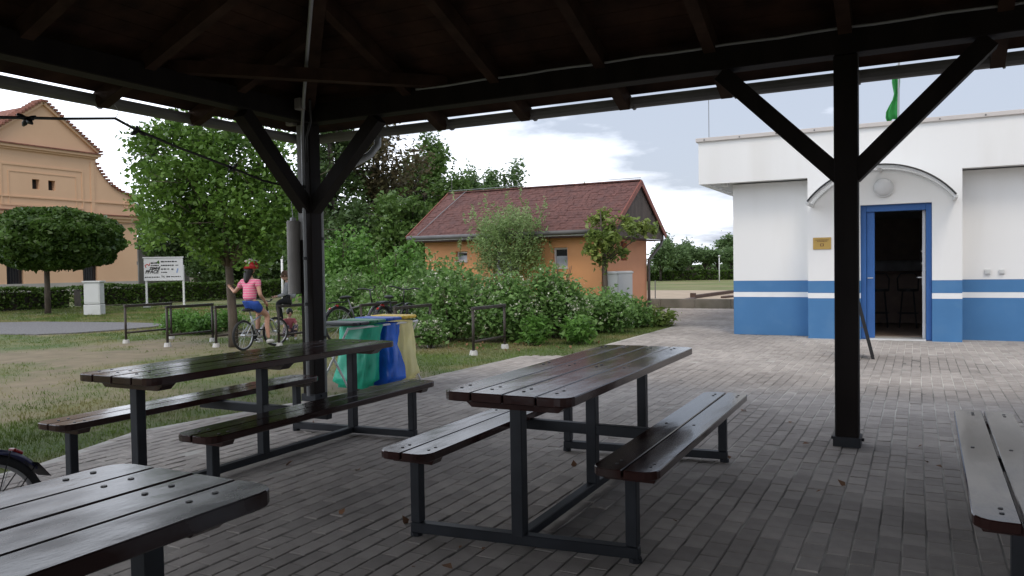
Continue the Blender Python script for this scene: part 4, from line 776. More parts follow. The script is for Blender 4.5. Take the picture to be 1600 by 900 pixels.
bgtree(632, 300, 120, 30, 'leaf_mid', 6500, 304, 'green tree beside the left end of the shingle roof', yc=365)
bgtree(668, 205, 110, 44, 'leaf_mid', 5000, 305, 'high green tree right of the purple brown tree', .34, f=.26, shell=1.5)
bgtree(712, 262, 110, 40, 'leaf_mid', 6000, 306, 'round green tree rising above the left roof end')
bgtree(745, 240, 70, 55, 'leaf_far', 3000, 307, 'airy tree left of the pair above the roof ridge', .36, f=.26, shell=1.5)
bgtree(790, 236, 84, 52, 'leaf_far', 3600, 308, 'airy tree with open crown above the roof ridge', .34, f=.25, shell=1.5)
bgtree(908, 283, 16, 70, 'leaf_far', 700, 309, 'tiny dark tree top just over the ridge', .4); bgtree(918, 285, 14, 74, 'leaf_far', 500, 310, 'second tiny dark tree top just over the ridge', .4)
bgtree(282, 310, 110, 44, 'leaf_dark', 8000, 311, 'dark tree between the peach house and the maple', .32); bgtree(320, 320, 150, 46, 'leaf_dark', 9000, 312, 'dark spreading tree behind the white sign board', .3); bgtree(400, 310, 150, 45, 'leaf_dark', 9000, 313, 'dark tree behind the maple trunk', .3); bgtree(465, 280, 130, 44, 'leaf_dark', 8000, 314, 'dark tree seen between the maple and corner post', .3)
bgtree(168, 284, 110, 75, 'leaf_far', 4000, 315, 'far tree peeking over the curved peach gable', .42)
bgtree(200, 296, 90, 78, 'leaf_far', 3000, 316, 'far tree to the right of the curved peach gable', .42)
# dark undergrowth row under the trees
for i, (x, lab) in enumerate(((330, 'dark shrub mass behind the low pale wall'), (390, 'dark shrub mass right of the maple trunk'), (440, 'dark shrub mass left of the hanging tube'), (500, 'dark undergrowth behind the corner post'), (560, 'dark undergrowth beneath the purple tree'), (630, 'dark undergrowth left of the orange house'))): bgtree(x, 372, 110, (43 if i < 3 else 32)+i % 2*2, 'leaf_dark', 6000, 330+i, lab, .26, f=.5, nb=10, yc=408, cat='shrub', name='background_shrub', group='undergrowth below the tall trees', r0=.05)
# distant clipped row beyond the lawn
FG = 'round trees in a row beyond the lawn'
for i, (x, yt, w_, D, lab) in enumerate(((1032, 372, 46, 60, 'leftmost round tree beyond the lawn, beside the downpipe'), (1058, 378, 46, 62, 'second round tree from the house beyond the lawn'), (1080, 384, 44, 64, 'third round tree from the house beyond the lawn'), (1102, 396, 42, 66, 'fourth round tree from the house beyond the lawn'), (1122, 398, 36, 66, 'fifth round tree from the house beyond the lawn'), (1143, 394, 40, 64, 'round tree beyond the lawn next to the white wall'))):
    bgtree(x, yt, w_, D, 'leaf_far', 3200, 350+i, lab, .3, yc=401, nb=12, f=.42, shell=2.4, name='row_tree', group=FG, r0=.1)
for i, (x, yt, w_) in enumerate(((1045, 362, 20), (1075, 372, 16), (1106, 386, 14))): bgtree(x, yt, w_, 90, 'leaf_far', 700, 370+i, ('thin tree top behind the row, nearest the orange house', 'thin tree top behind the middle of the far row', 'thin tree top behind the far row, nearest the lamp post')[i], .45, name='thin_tree', group='thin tree tops behind the far row', f=.4, nb=7)
bgtree(1140, 366, 44, 95, 'leaf_far', 3500, 376, 'large dark far tree behind the white building corner', .5, nb=9, f=.45)
hedge('far_hedge', 'low green hedge below the row of round trees', atD(1000, 434, 62)*np.array((1, 1, 0)), atD(1260, 434, 62)*np.array((1, 1, 0)), .75, .9, 'leaf_hedge', 5000, .22, None, 5)
hedge('far_hedge', 'long distant hedge on the horizon behind the far row', atD(980, 434, 110)*np.array((1, 1, 0)), atD(1400, 434, 110)*np.array((1, 1, 0)), 1.1, 2, 'leaf_far', 5000, .4, None, 6)
for x, yt, D, lab in ((1124, 402, 55, 'slim pale lamp post in front of the far trees'), (441, 396, 24, 'slim white lamp post left of the hanging tube')):
    q = atD(x, 430, D); b = np.array((q[0], q[1], 0.)); h = (pix(b)[1]-yt)*D/FPX; t = thing('lamp_post', lab, 'lamp post', tuple(b), 0, 'slim lamp posts'); MB().tube([(0, 0, 0), (0, 0, h)], [.04, .03], 8).build('pole', 'white', t, smooth=True); MB().ell((0, 0, h+.08), (.08, .08, .07), 10, 6).build('lamp_head', 'glass', t, smooth=True)
# ------------------------------------------------------------------ walls behind the sign
gx0 = -40; ya, yb_ = atX(216, 430, gx0)[1], atX(300, 430, gx0)[1]; zt_ = atX(230, 378, gx0)[2]
t = thing('board_wall', 'tall grey board wall beside the peach house', 'wall', (gx0, (ya+yb_)/2, 0)); w_ = (yb_-ya)/9
for i in range(9): MB().box((.015*(i % 2), (ya-yb_)/2+w_*(i+.5), zt_/2), (.1, w_-.02, zt_+.03*(i % 3))).build('board', 'graywall', t)
MB().box((-.08, 0, zt_*.6), (.05, yb_-ya, .2)).build('rail', 'graywall', t)
ya, yb_ = atX(300, 440, -36)[1], atX(470, 440, -36)[1]; zz_ = atX(380, 438, -36)[2]; t = thing('low_stone_wall', 'low pale wall behind the clipped hedge and maple', 'wall', (-36, (ya+yb_)/2, 0)); n_ = 8; w_ = (yb_-ya)/n_
for i in range(n_): MB().box((0, (ya-yb_)/2+w_*(i+.5), .5), (.3, w_-.02, max(.4, zz_)+.5-.5)).build('wall_section', 'lowwall', t)
MB().box((0, 0, .5+max(.4, zz_)/2+.05), (.4, yb_-ya, .1)).build('coping', 'lowwall', t)
# ------------------------------------------------------------------ sign board, box
A = at(229, 480); B = atD(287, 480, pix(A)[2]); B[2] = 0; mid = (A+B)/2; ang = math.atan2(B[1]-A[1], B[0]-A[0]); wd = np.linalg.norm(B-A); D = pix(mid)[2]; s_ = D/FPX
t = thing('sign_board', 'white advertising board on two posts reading ZEMNI PRACE', 'sign', tuple(mid), ang); zb, ztp = (481-440)*s_, (480-403.5)*s_
bw = 61*s_; bo = MB().box((-.02, 0, (zb+ztp)/2), (bw, .03, ztp-zb)).build('board', 'signboard', t, bevel=.006); MB().box((-.02, -.005, ztp+.02), (bw+.06, .06, .04)).build('top_rail', 'signboard', t)
for s in (-1, 1): MB().box((s*wd/2, .045, (ztp if s < 0 else ztp*.85)/2), (.065, .05, (ztp if s < 0 else ztp*.85))).build('post', 'white', t, bevel=.005); MB().box((s*wd/2, .045, .02), (.2, .2, .06)).build('foot', 'curb', t)
def txt(s, x, z, size, parent, m='ink', shear=0, bold=.006):
    c = bpy.data.curves.new('lettering', 'FONT'); c.body = s; c.size = size; c.extrude = .002; c.offset = bold; c.shear = shear; o = bpy.data.objects.new('tmp', c); COL.objects.link(o)
    dg = bpy.context.evaluated_depsgraph_get(); dg.update(); me = bpy.data.meshes.new_from_object(o.evaluated_get(dg)); bpy.data.objects.remove(o)
    q = link('lettering', me, m, parent); q.rotation_euler = (R(90), 0, 0); q.location = (x, -.019, z); return q
u = lambda px: (px-500)/530*bw*.985-.02          # zoomed reading of the board, 225..760 across, 120..440 down
v = lambda py: ztp-(py-120)/320*(ztp-zb)
txt('ZEMNÍ', u(308), v(282), .130, bo, 'ink', .25); txt('PRÁCE', u(250), v(333), .165, bo, 'ink', .25); txt('Tel.', u(470), v(392), .085, bo, 'ink', 0, .003)
def dashes(x0, x1, z, h, m, seed):
    r = random.Random(seed); b = MB(); x = x0
    while x < x1-.02: l = min(r.uniform(.03, .09), x1-x); b.box((x+l/2, -.018, z), (l, .004, h*r.uniform(.7, 1))); x += l+r.uniform(.008, .03)
    b.build('small_print', m, bo)
for i, (x0, x1, y, h, m) in enumerate(((330, 450, 190, .06, 'ink'), (330, 440, 224, .05, 'ink'), (470, 690, 172, .05, 'ink'), (470, 650, 225, .05, 'ink'), (670, 720, 225, .05, 'ink'), (470, 580, 277, .05, 'ink'), (610, 640, 280, .05, 'ink'), (470, 550, 323, .05, 'ink'), (245, 445, 388, .04, 'ink'), (540, 590, 384, .06, 'ink'), (605, 735, 384, .045, 'ink'))): dashes(u(x0), u(x1), v(y), h, m, i)
lg = MB(); 
for a, b in (((245, 225), (280, 205)), ((280, 205), (310, 225)), ((300, 230), (320, 190)), ((250, 230), (265, 255))): lg.bar((u(a[0]), -.018, v(a[1])), (u(b[0]), -.018, v(b[1])), .028, .004, (0, 1, 0))
lg.build('red_emblem', 'redink', bo); MB().bar((u(685), -.018, v(330)), (u(700), -.018, v(270)), .05, .004, (0, 1, 0)).build('pale_mark', 'blueink', bo)
p = at(148, 491); D = pix(p)[2]; s_ = D/FPX; t = thing('utility_box', 'pale grey utility box standing on the lawn left of the sign', 'cabinet', tuple(p), R(28)); w_ = 29*s_*.9; h_ = 50*s_
MB().box((0, 0, .15), (w_, w_*.6, .33)).build('base', 'cabinet', t, bevel=.01); MB().box((0, 0, (h_+.33)/2), (w_*.95, w_*.55, h_-.34)).build('body', 'cabinet', t, bevel=.01); MB().box((0, 0, h_+.02), (w_*1.08, w_*.7, .05)).build('cap', 'cabinet', t, bevel=.008); MB().box((0, -w_*.28, (h_+.33)/2), (w_*.82, .012, h_-.45)).build('door', 'cabinet', t)
# ------------------------------------------------------------------ bike racks
def rack():
    t = thing('bike_rack', 'x', 'bike rack'); h = .68; l = 1.0
    MB().tube([(0, 0, 0), (0, 0, h-.03)], .022, 8).build('leg', 'rackpaint', t, smooth=True); MB().tube([(0, l, 0), (0, l, h-.03)], .022, 8).build('leg', 'rackpaint', t, smooth=True)
    MB().bar((0, -.025, h), (0, l+.025, h), .05, .05).build('top_bar', 'rackpaint', t, bevel=.006); MB().tube([(0, .02, .18), (0, l-.02, .18)], .02, 8).build('lower_bar', 'rackpaint', t, smooth=True)
    for y in (0, l): MB().tube([(0, y, -.04), (0, y, .05)], [.07, .055], 10).build('foot', 'curb', t)
    return t
r0_ = rack()
for i, (q, lab) in enumerate((((197, 535), 'brown bike rack farthest left, near the gravel path'), ((262, 540), 'brown bike rack with shrubs seen through it'), ((338, 541), 'brown bike rack directly behind the maple trunk'), ((436, 540), 'brown bike rack the grey hoodie child sits on'), ((545, 532), 'brown bike rack holding the parked bicycles'), ((632, 536), 'brown bike rack just right of the yellow bag'), ((740, 553), 'rightmost brown bike rack, standing alone on grass'))):
    o = r0_ if i == 0 else copy_tree(r0_); p = at(*q); o.location = (p[0], p[1], 0); tag(o, lab, 'bike rack', 'bike racks on the grass')
    if i == 4: o.location = (-8.45, 10.6, 0)
    if i == 5: o.location = (-7.27, 9.95, 0)
# ------------------------------------------------------------------ bicycles
def bicycle(name, label, loc, rz, r=.31, wb=.98, paint='bikesilver', guard=None, tilt=0, turn=0, group=None, seat=.82, bar=.95):
    t = thing(name, label, 'bicycle', loc, rz, group); t.rotation_euler = (tilt, 0, rz); xr, xf = -wb/2, wb/2
    def wheel(x, a=0):
        e = MB().tube([(math.cos(q)*(r-.035), 0, math.sin(q)*(r-.035)) for q in np.linspace(0, 2*math.pi, 37)[:-1]], .011, 6, True).build('wheel', 'rim', t, smooth=True); e.location = (x, 0, r); e.rotation_euler.z = a
        MB().tube([(math.cos(q)*(r-.018), 0, math.sin(q)*(r-.018)) for q in np.linspace(0, 2*math.pi, 41)[:-1]], .021, 8, True).build('tyre', 'tyre', e, smooth=True)
        s = MB(); s.tube([(0, -.045, 0), (0, .045, 0)], .02, 8)
        for k in range(18): q = k*2*math.pi/18; s.tube([(0, .03*(-1)**k, 0), (math.cos(q)*(r-.035), 0, math.sin(q)*(r-.035))], .0016, 4)
        s.build('spokes', 'rim', e); return e
    wheel(xr); wheel(xf, turn); bbk = (xr+.40*wb/.98, 0, r-.02); st_ = (bbk[0]-.14, 0, seat-.10); hd = (xf-.20, 0, r+.36); hd2 = (xf-.17, 0, r+.24)
    f = MB()
    for a, b_, w in ((bbk, st_, .016), (bbk, hd2, .019), ((st_[0]+.02, 0, st_[2]-.1), hd, .016), (hd, hd2, .02)): f.tube([a, b_], w, 8)
    for s in (-.055, .055): f.tube([(bbk[0], s*.4, bbk[2]), (xr, s, r)], .009, 6); f.tube([(st_[0]+.02, s*.3, st_[2]-.11), (xr, s, r)], .008, 6)
    f.build('frame', paint, t, smooth=True); fk = MB()
    for s in (-.05, .05): fk.tube([hd2, (xf-.12, s, r+.20), (xf, s, r)], .012, 6)
    fk.build('fork', paint, t, smooth=True)
    hbm = MB(); hbm.tube([hd, (hd[0]-.03, 0, bar-.03)], .014, 8); c, s_ = math.cos(turn), math.sin(turn); hx2 = hd[0]-.02
    hbm.tube([(hx2+c*x-s_*y, s_*x+c*y, bar+z) for x, y, z in ((-.09, -.27, .02), (-.02, -.2, .02), (.04, -.04, -.02), (.04, .04, -.02), (-.02, .2, .02), (-.09, .27, .02))], .012, 8); hbm.build('handlebar', 'bikeblack', t, smooth=True)
    sd2 = MB().tube([(st_[0], 0, st_[2]), (st_[0]-.03, 0, seat-.03)], .013, 8).build('seat_post', 'rim', t); MB().ell((st_[0]-.07, 0, seat), (.13, .075, .03), 12, 6).build('saddle', 'black', t, smooth=True)
    cr_ = MB().tube([(bbk[0], .055, bbk[2]), (bbk[0], .065, bbk[2])], .08, 16); cr_.tube([(bbk[0], .075, bbk[2]), (bbk[0]+.10, .085, bbk[2]-.1)], .009, 6); cr_.tube([(bbk[0], -.06, bbk[2]), (bbk[0]-.10, -.08, bbk[2]+.1)], .009, 6); cr_.build('crank', 'steel', t)
    for s, dx, dz in ((1, .10, -.1), (-1, -.10, .1)): MB().box((bbk[0]+dx, s*.13, bbk[2]+dz), (.08, .08, .02)).build('pedal', 'black', t)
    if guard:
        for x, a0, a1 in ((xr, 5, 150), (xf, 30, 170)):
            V = []; aa = np.linspace(R(a0), R(a1), 20) if x == xf else np.linspace(R(35), R(140), 20)
            for q in aa:
                for y, dr_ in ((-.032, -.014), (-.02, .004), (.02, .004), (.032, -.014)): V.append((x+math.cos(q)*(r+.018+dr_), y, r+math.sin(q)*(r+.018+dr_)))
            F = [(i*4+k, i*4+k+1, i*4+5+k, i*4+4+k) for i in range(19) for k in range(3)]; g = link('mudguard', newmesh('mudguard', V, F, True), guard, t); md = g.modifiers.new('thickness', 'SOLIDIFY'); md.thickness = .003
            if x == xr:
                q = R(120); rf_ = MB().box((0, 0, 0), (.018, .038, .05)).build('reflector', 'redlens', g, bevel=.006); rf_.location = (x+math.cos(q)*(r+.028), 0, r+math.sin(q)*(r+.028)); rf_.rotation_euler.y = -(q)+math.pi
                q = R(140); fl2 = MB().extrude([(.02, -.05, 0), (.02, .05, 0), (-.055, .035, -.075), (-.055, -.035, -.075)], (.006, 0, .004)).build('mud_flap', 'black', g); fl2.location = (x+math.cos(q)*(r+.02), 0, r+math.sin(q)*(r+.02)+.02)
                for s in (-.035, .035): MB().tube([(x, s, r), (x+math.cos(R(110))*(r+.02), s, r+math.sin(R(110))*(r+.02))], .003, 4).build('stay', 'black', g); MB().tube([(x, s, r), (x+math.cos(R(136))*(r+.02), s, r+math.sin(R(136))*(r+.02))], .003, 4).build('stay', 'black', g)
    return t
cw_ = atD(-30, 832, 3.0); rad3 = .30; hd_ = math.atan2(FW[1], FW[0])   # rear wheel of the near bicycle
ang = math.atan2(cw_[1], cw_[0])+R(90+40); wb3 = 1.0; dirv = np.array((math.cos(ang), math.sin(ang))); ctr = cw_[:2]+dirv*wb3/2
nb_ = bicycle('bicycle', 'bicycle with blue mudguard and red reflector at the left edge', (ctr[0], ctr[1], 0), ang, rad3, wb3, 'navy', 'navy')
pg = at(381, 548); pgf = at(427, 541); gang = math.atan2(pgf[1]-pg[1], pgf[0]-pg[0]); gwb = .80; gd = np.array((math.cos(gang), math.sin(gang))); gc = pg[:2]+gd*gwb/2
gb_ = bicycle('child_bicycle', 'small silver bicycle ridden by the girl in pink', (gc[0], gc[1], 0), gang, .25, gwb, 'bikesilver', None, 0, R(-18), None, .66, .80)
for i, (dx, dy, rz, ti, pt, lab) in enumerate(((.22, .6, 100, 6, 'bikeblack', 'black bicycle leaning in the rack nearest the flowering bushes'), (-.25, .35, 82, -6, 'bikegray', 'dark grey bicycle parked in the rack beside the downpipe'))):
    b5 = bicycle('parked_bicycle', lab, (-8.45+dx, 10.6+dy, 0), R(rz), .33, 1.02, pt, 'bikeblack', R(ti), R(20-30*i), 'bicycles parked in the rack'); MB().ell((-.53, 0, .68), (.03, .045, .03), 8, 6).build('rear_lamp', 'redlens', b5); MB().box((-.50, 0, .74), (.34, .12, .02)).build('luggage_rack', 'steel', b5)
# ------------------------------------------------------------------ waste bag stand: frame and lids, bags hang in it
wx0, wx1 = -5.58, -5.16; wy0 = 6.30; pitch = .29; wz = .70
ws = thing('waste_bag_stand', 'white tube stand with four coloured lids for rubbish bags', 'waste stand', ((wx0+wx1)/2, wy0+.58, 0)); wo2 = np.array(((wx0+wx1)/2, wy0+.58, 0))
Lh = (wx1-wx0)/2; y0_, y1_ = -.62, .62
for y in (y0_, y1_): MB().tube([(-Lh-.02, y, 0), (Lh-.03, y, wz-.05), (Lh, y, wz), (Lh-.0, y+.0, wz)], .012, 8).build('leg', 'white', ws, smooth=True); MB().tube([(Lh+.02, y+.02, 0), (-Lh+.03, y+.02, wz-.05), (-Lh, y+.02, wz)], .012, 8).build('leg', 'white', ws, smooth=True)
for x in (-Lh, Lh): MB().tube([(x, y0_, wz-.01), (x, y1_, wz-.01)], .012, 8).build('rail', 'white', ws, smooth=True)
for i, m in enumerate(('lidblack', 'lidgreen', 'lidblue', 'lidyellow')):
    yc = y0_+.19+i*pitch; V = MB(); V.prism([(-Lh-.02, yc-.135), (Lh+.02, yc-.135), (Lh+.04, yc-.10), (Lh+.04, yc+.10), (Lh+.02, yc+.135), (-Lh-.02, yc+.135)], wz+.015+.006*i, wz+.05+.006*i); lid = V.build('lid', m, ws, bevel=.01); MB().box((Lh+.03, yc, wz+.035+.006*i), (.05, .10, .02)).build('lid_grip', m, lid)
def bag(i, m, label, bulge, slack, seed, sag):
    yc = y0_+.19+i*pitch; b = thing('rubbish_bag', label, 'rubbish bag', (wo2[0], wo2[1]+yc, 0), 0, 'bags hanging in the waste stand'); V = []; F = []; nu, nv = 44, 20; r_ = random.Random(seed)
    ph = [r_.uniform(0, 6) for _ in range(6)]
    for j in range(nv+1):
        w = j/nv; z = wz-.0-(wz-.025)*w; k = (1-.10*math.sin(w*3.1))+bulge*math.sin(max(0, w-.35)/.65*math.pi*.75); k *= 1 if w < .93 else .75
        for q in range(nu):
            t_ = 2*math.pi*q/nu; c, s_ = math.cos(t_), math.sin(t_); e = .55; sx = math.copysign(abs(c)**e, c); sy = math.copysign(abs(s_)**e, s_); fold = 1+.06*math.sin(t_*9+ph[0]+w*3)*(1-w*.3)+.04*math.sin(t_*5+w*11+ph[1])+.03*math.sin(t_*14+w*17+ph[4])+slack*math.sin(t_*2+ph[2])*w
            V.append((sx*(Lh+.012)*k*fold+sag[0]*w, sy*.135*k*fold+sag[1]*w, z+.01*math.sin(t_*3+ph[3])*w))
    F = [(j*nu+q, j*nu+(q+1) % nu, (j+1)*nu+(q+1) % nu, (j+1)*nu+q) for j in range(nv) for q in range(nu)]+[tuple(nv*nu+q for q in range(nu))]
    link('bag_film', newmesh('bag_film', V, F, True), m, b); rim = MB().tube([(math.copysign(abs(math.cos(t_))**.55, math.cos(t_))*(Lh+.012), math.copysign(abs(math.sin(t_))**.55, math.sin(t_))*.125, wz-.005) for t_ in np.linspace(0, 6.2, 28)], .008, 5, True).build('bag_hem', m, b, smooth=True)
bag(1, 'baggreen', 'green rubbish bag, slack and nearest the white crossed legs', .06, .10, 2, (-.05, -.06)); bag(2, 'bagblue', 'shiny blue rubbish bag between the green and yellow bags', .24, .06, 3, (.07, -.05)); bag(3, 'bagyellow', 'pale yellow rubbish bag at the far end of the stand', .03, .03, 4, (.05, .05))
# ------------------------------------------------------------------ people
def skinned(name, chains, m, parent, sub=2, smooth=True):
    vs_, ix, es, rd = [], {}, [], []
    for ch in chains:
        pr = None
        for x, y, z, r in ch:
            k = (round(x, 3), round(y, 3), round(z, 3))
            if k not in ix: ix[k] = len(vs_); vs_.append((x, y, z)); rd.append(r)
            if pr is not None: es.append((pr, ix[k]))
            pr = ix[k]
    me = bpy.data.meshes.new(name); me.from_pydata(vs_, es, []); o = bpy.data.objects.new('tmp', me); COL.objects.link(o); md = o.modifiers.new('s', 'SKIN'); md.use_smooth_shade = True
    for i, sv in enumerate(me.skin_vertices[0].data): sv.radius = (rd[i], rd[i]) if not hasattr(rd[i], '__len__') else rd[i]; sv.use_root = i == 0
    sb = o.modifiers.new('d', 'SUBSURF'); sb.levels = sb.render_levels = sub; dg = bpy.context.evaluated_depsgraph_get(); dg.update(); out = bpy.data.meshes.new_from_object(o.evaluated_get(dg)); bpy.data.objects.remove(o)
    return link(name, out, m, parent)
def fingers(mb, w, d, side, s=1.0, curl=.5):
    """palm and five bent fingers from the wrist w along d; side is the across-palm direction, thumb on +side"""
    w, d, side = Vector(w), Vector(d).normalized(), Vector(side).normalized(); nrm = d.cross(side); mb.tube([w, w+d*.03*s, w+d*.065*s], [.020*s, .030*s, .027*s], 8)
    for k, l in enumerate((.062, .070, .066, .052)):
        b = w+d*.058*s+side*(.024-.016*k)*s; m1 = b+d*l*.5*s-nrm*.008*curl*s; mb.tube([b, m1, m1+(d*(1-curl*.6)-nrm*curl).normalized()*l*.5*s], [.0085*s, .008*s, .006*s], 6)
    b = w+d*.018*s+side*.022*s; mb.tube([b, b+(side*.8+d*.6)*.032*s, b+(side*.6+d*1.2)*.05*s-nrm*.01*s], [.010*s, .009*s, .007*s], 6)
def head(mb, c, f, s=1.0):
    """head at c facing the horizontal direction f"""
    c, f = Vector(c), Vector(f).normalized(); sd3 = Vector((0, 0, 1)).cross(f); V = []; nu, nv = 16, 12
    for j in range(nv+1):
        t_ = math.pi*j/nv
        for i in range(nu):
            p = 2*math.pi*i/nu; x, y, z = math.sin(t_)*math.cos(p), math.sin(t_)*math.sin(p), math.cos(t_); k = 1-.22*max(0, -z)*(1 if x < .2 else .55)
            n_ = .022*math.exp(-((z+.12)**2)/.02-(y**2)/.02)*(x > .6)
            V.append(c+f*((x*.092*k+n_)*s)+sd3*(y*.072*k*s)+Vector((0, 0, z*.112*s)))
    F = [(j*nu+i, (j+1)*nu+i, (j+1)*nu+(i+1) % nu, j*nu+(i+1) % nu) for j in range(nv) for i in range(nu)]; mb.add(V, F)
    for q in (-1, 1): mb.ell(c+sd3*(q*.074*s)-f*.006*s, (.018*s, .018*s, .026*s), 8, 6)
def facebits(parent, c, f, s=1.0):
    c, f = Vector(c), Vector(f).normalized(); sd3 = Vector((0, 0, 1)).cross(f)
    for q in (-1, 1): MB().ell(c+f*.080*s+sd3*(q*.030*s)+Vector((0, 0, .010*s)), (.010*s, .010*s, .007*s), 8, 6).build('eye', 'hair', parent)
    MB().ell(c+f*.080*s-Vector((0, 0, .055*s)), (.014*s, .018*s, .006*s), 8, 6).build('mouth', 'pinktop', parent)
def merge_body(body, mb):
    me = mb.mesh('x', True); bm = bmesh.new(); bm.from_mesh(body.data); bm.from_mesh(me); bm.to_mesh(body.data); bm.free(); body.data.polygons.foreach_set('use_smooth', [True]*len(body.data.polygons))
def capshell(c, r, parent, name, m, zmin=-.15, nu=16, nv=10):
    b = MB(); V = []; 
    for j in range(nv+1):
        t_ = (math.pi/2+.35)*j/nv
        for i in range(nu): p = 2*math.pi*i/nu; V.append((c[0]+r[0]*math.sin(t_)*math.cos(p), c[1]+r[1]*math.sin(t_)*math.sin(p), c[2]+r[2]*math.cos(t_)))
    F = [(j*nu+i, (j+1)*nu+i, (j+1)*nu+(i+1) % nu, j*nu+(i+1) % nu) for j in range(nv) for i in range(nu)]; o = link(name, newmesh(name, V, F, True), m, parent); md = o.modifiers.new('thickness', 'SOLIDIFY'); md.thickness = .012; return o
# girl: local x forward, y left, z up, rides the child bicycle
g = thing('person', 'girl in pink striped shirt and red helmet sitting on a bicycle', 'person', (gc[0], gc[1], 0), gang)
sx = -.23; hipz = .74; sh = 1.12
pe_ = (sx, 0, hipz); tw = np.array(tk[2])*0
trunk_hand = atD(358, 447, dm-.10); th = np.array(((trunk_hand[0]-gc[0])*gd[0]+(trunk_hand[1]-gc[1])*gd[1], -(trunk_hand[0]-gc[0])*gd[1]+(trunk_hand[1]-gc[1])*gd[0], trunk_hand[2]))
ls, rs = (sx+.03, .145, sh), (sx+.03, -.145, sh)
mid_ = ((ls[0]+th[0])/2-.04, (ls[1]+th[1])/2, min(ls[2], th[2])-.10)
dirh = Vector(th)-Vector(mid_); wr = Vector(th)-dirh.normalized()*.06
rel, rwr = (sx+.0, -.215, .91), (sx+.18, -.17, .78)
lk, lf_ = (sx+.33, .10, .62), (sx+.30, .12, .24); rk, rf2 = (sx+.32, -.09, .55), (sx+.30, -.12, .16)
body = skinned('body', [[(*pe_, .105), (sx, 0, hipz+.13, .088), (sx+.02, 0, hipz+.28, .098), (sx+.02, 0, sh+.0, .075), (sx+.02, 0, sh+.07, .042), (sx+.03, 0, sh+.13, .042)],
    [(sx+.02, 0, sh+.0, .075), (*ls, .046), (*mid_, .032), (*wr, .022)], [(sx+.02, 0, sh+.0, .075), (*rs, .046), (*rel, .032), (*rwr, .022)],
    [(*pe_, .105), (sx+.06, .07, hipz-.02, .078), (*lk, .050), (lk[0]-.02, lk[1], lk[2]-.16, .043), (*lf_, .028)], [(*pe_, .105), (sx+.06, -.07, hipz-.02, .078), (*rk, .050), (rk[0]-.02, rk[1], rk[2]-.16, .043), (*rf2, .028)]], 'skin', g)
fm_ = MB(); fingers(fm_, wr, dirh, (1, 0, .2), .9, .6); fingers(fm_, rwr, Vector(rwr)-Vector(rel), (0, 1, .3), .9, .5); hc = (sx+.05, 0, sh+.235); head(fm_, hc, (1, .35, 0), 1.0); merge_body(body, fm_)
facebits(g, hc, (1, .35, 0))
skinned('shirt', [[(sx, 0, hipz+.06, .118), (sx, 0, hipz+.15, .112), (sx+.02, 0, hipz+.29, .118), (sx+.02, 0, sh+.015, .095), (sx+.02, 0, sh+.05, .055)], [(sx+.02, 0, sh+.015, .095), (ls[0], ls[1], ls[2]-.0, .062), (ls[0]+(mid_[0]-ls[0])*.5, ls[1]+(mid_[1]-ls[1])*.5, ls[2]+(mid_[2]-ls[2])*.5, .056)], [(sx+.02, 0, sh+.015, .095), (*rs, .062), ((rs[0]+rel[0])/2, (rs[1]+rel[1])/2, (rs[2]+rel[2])/2, .056)]], 'pink', g)
skinned('shorts', [[(sx, 0, hipz+.07, .118), (*pe_, .122), (sx+.06, .075, hipz-.015, .095), (sx+.06+(lk[0]-sx-.06)*.5, .085, hipz-.02+(lk[2]-hipz)*.5, .078)], [(*pe_, .122), (sx+.06, -.075, hipz-.015, .095), (sx+.06+(rk[0]-sx-.06)*.5, -.085, hipz-.02+(rk[2]-hipz)*.5, .078)]], 'shorts', g)
skinned('hair', [[(sx+.02, 0, hc[2]+.02, .095), (sx-.01, .01, hc[2]-.09, .075), (sx-.055, .01, hc[2]-.19, .055), (sx-.075, .0, hc[2]-.26, .028)]], 'hair', g)
hm = capshell((hc[0], hc[1], hc[2]+.02), (.138, .108, .112), g, 'helmet', 'redhelmet')
for y in (-.06, 0, .06): MB().tube([(hc[0]+.14*math.cos(a), y*(1+.0), hc[2]+.024+.112*math.sin(a)*math.sqrt(max(.1, 1-(y/.12)**2))) for a in np.linspace(.35, 2.85, 14)], [.004+.010*math.sin(k/13*3.14) for k in range(14)], 6).build('vent_stripe', 'white', hm, smooth=True)
for f_ in (lf_, rf2): skinned('shoe', [[(f_[0]-.045, f_[1], f_[2]-.045, .034), (f_[0]+.04, f_[1], f_[2]-.045, .038), (f_[0]+.12, f_[1], f_[2]-.055, .028)]], 'shoe', g)
# child in the grey hoodie on the rack, facing left
q = at(436, 540); bq = atD(454, 480, pix((q[0], q[1]+.35, 0))[2]); bp = bq[:2]; ba = math.atan2(-RT[1], -RT[0])+R(12)
b_ = thing('person', 'child in grey hoodie and black trousers sitting on a bike rack', 'person', (bp[0], bp[1], .155), ba); b_.scale = (.80, .80, .80); hz2 = .79; sh2 = 1.11
ls, rs = (.06, .12, sh2), (.06, -.12, sh2); le, re = (.12, .15, .90), (.12, -.15, .90); lw2, rw2 = (.29, .10, .86), (.29, -.10, .86); lk, rk = (.27, .09, .72), (.27, -.09, .72); lf_, rf2 = (.22, .09, .36), (.20, -.09, .30)
body = skinned('body', [[(0, 0, hz2, .095), (.0, 0, hz2+.14, .085), (.04, 0, sh2, .068), (.06, 0, sh2+.06, .038), (.08, 0, sh2+.11, .038)], [(.04, 0, sh2, .068), (*ls, .042), (*le, .03), (*lw2, .02)], [(.04, 0, sh2, .068), (*rs, .042), (*re, .03), (*rw2, .02)], [(0, 0, hz2, .095), (.06, .07, hz2-.01, .07), (*lk, .046), (*lf_, .03)], [(0, 0, hz2, .095), (.06, -.07, hz2-.01, .07), (*rk, .046), (*rf2, .03)]], 'skin2', b_)
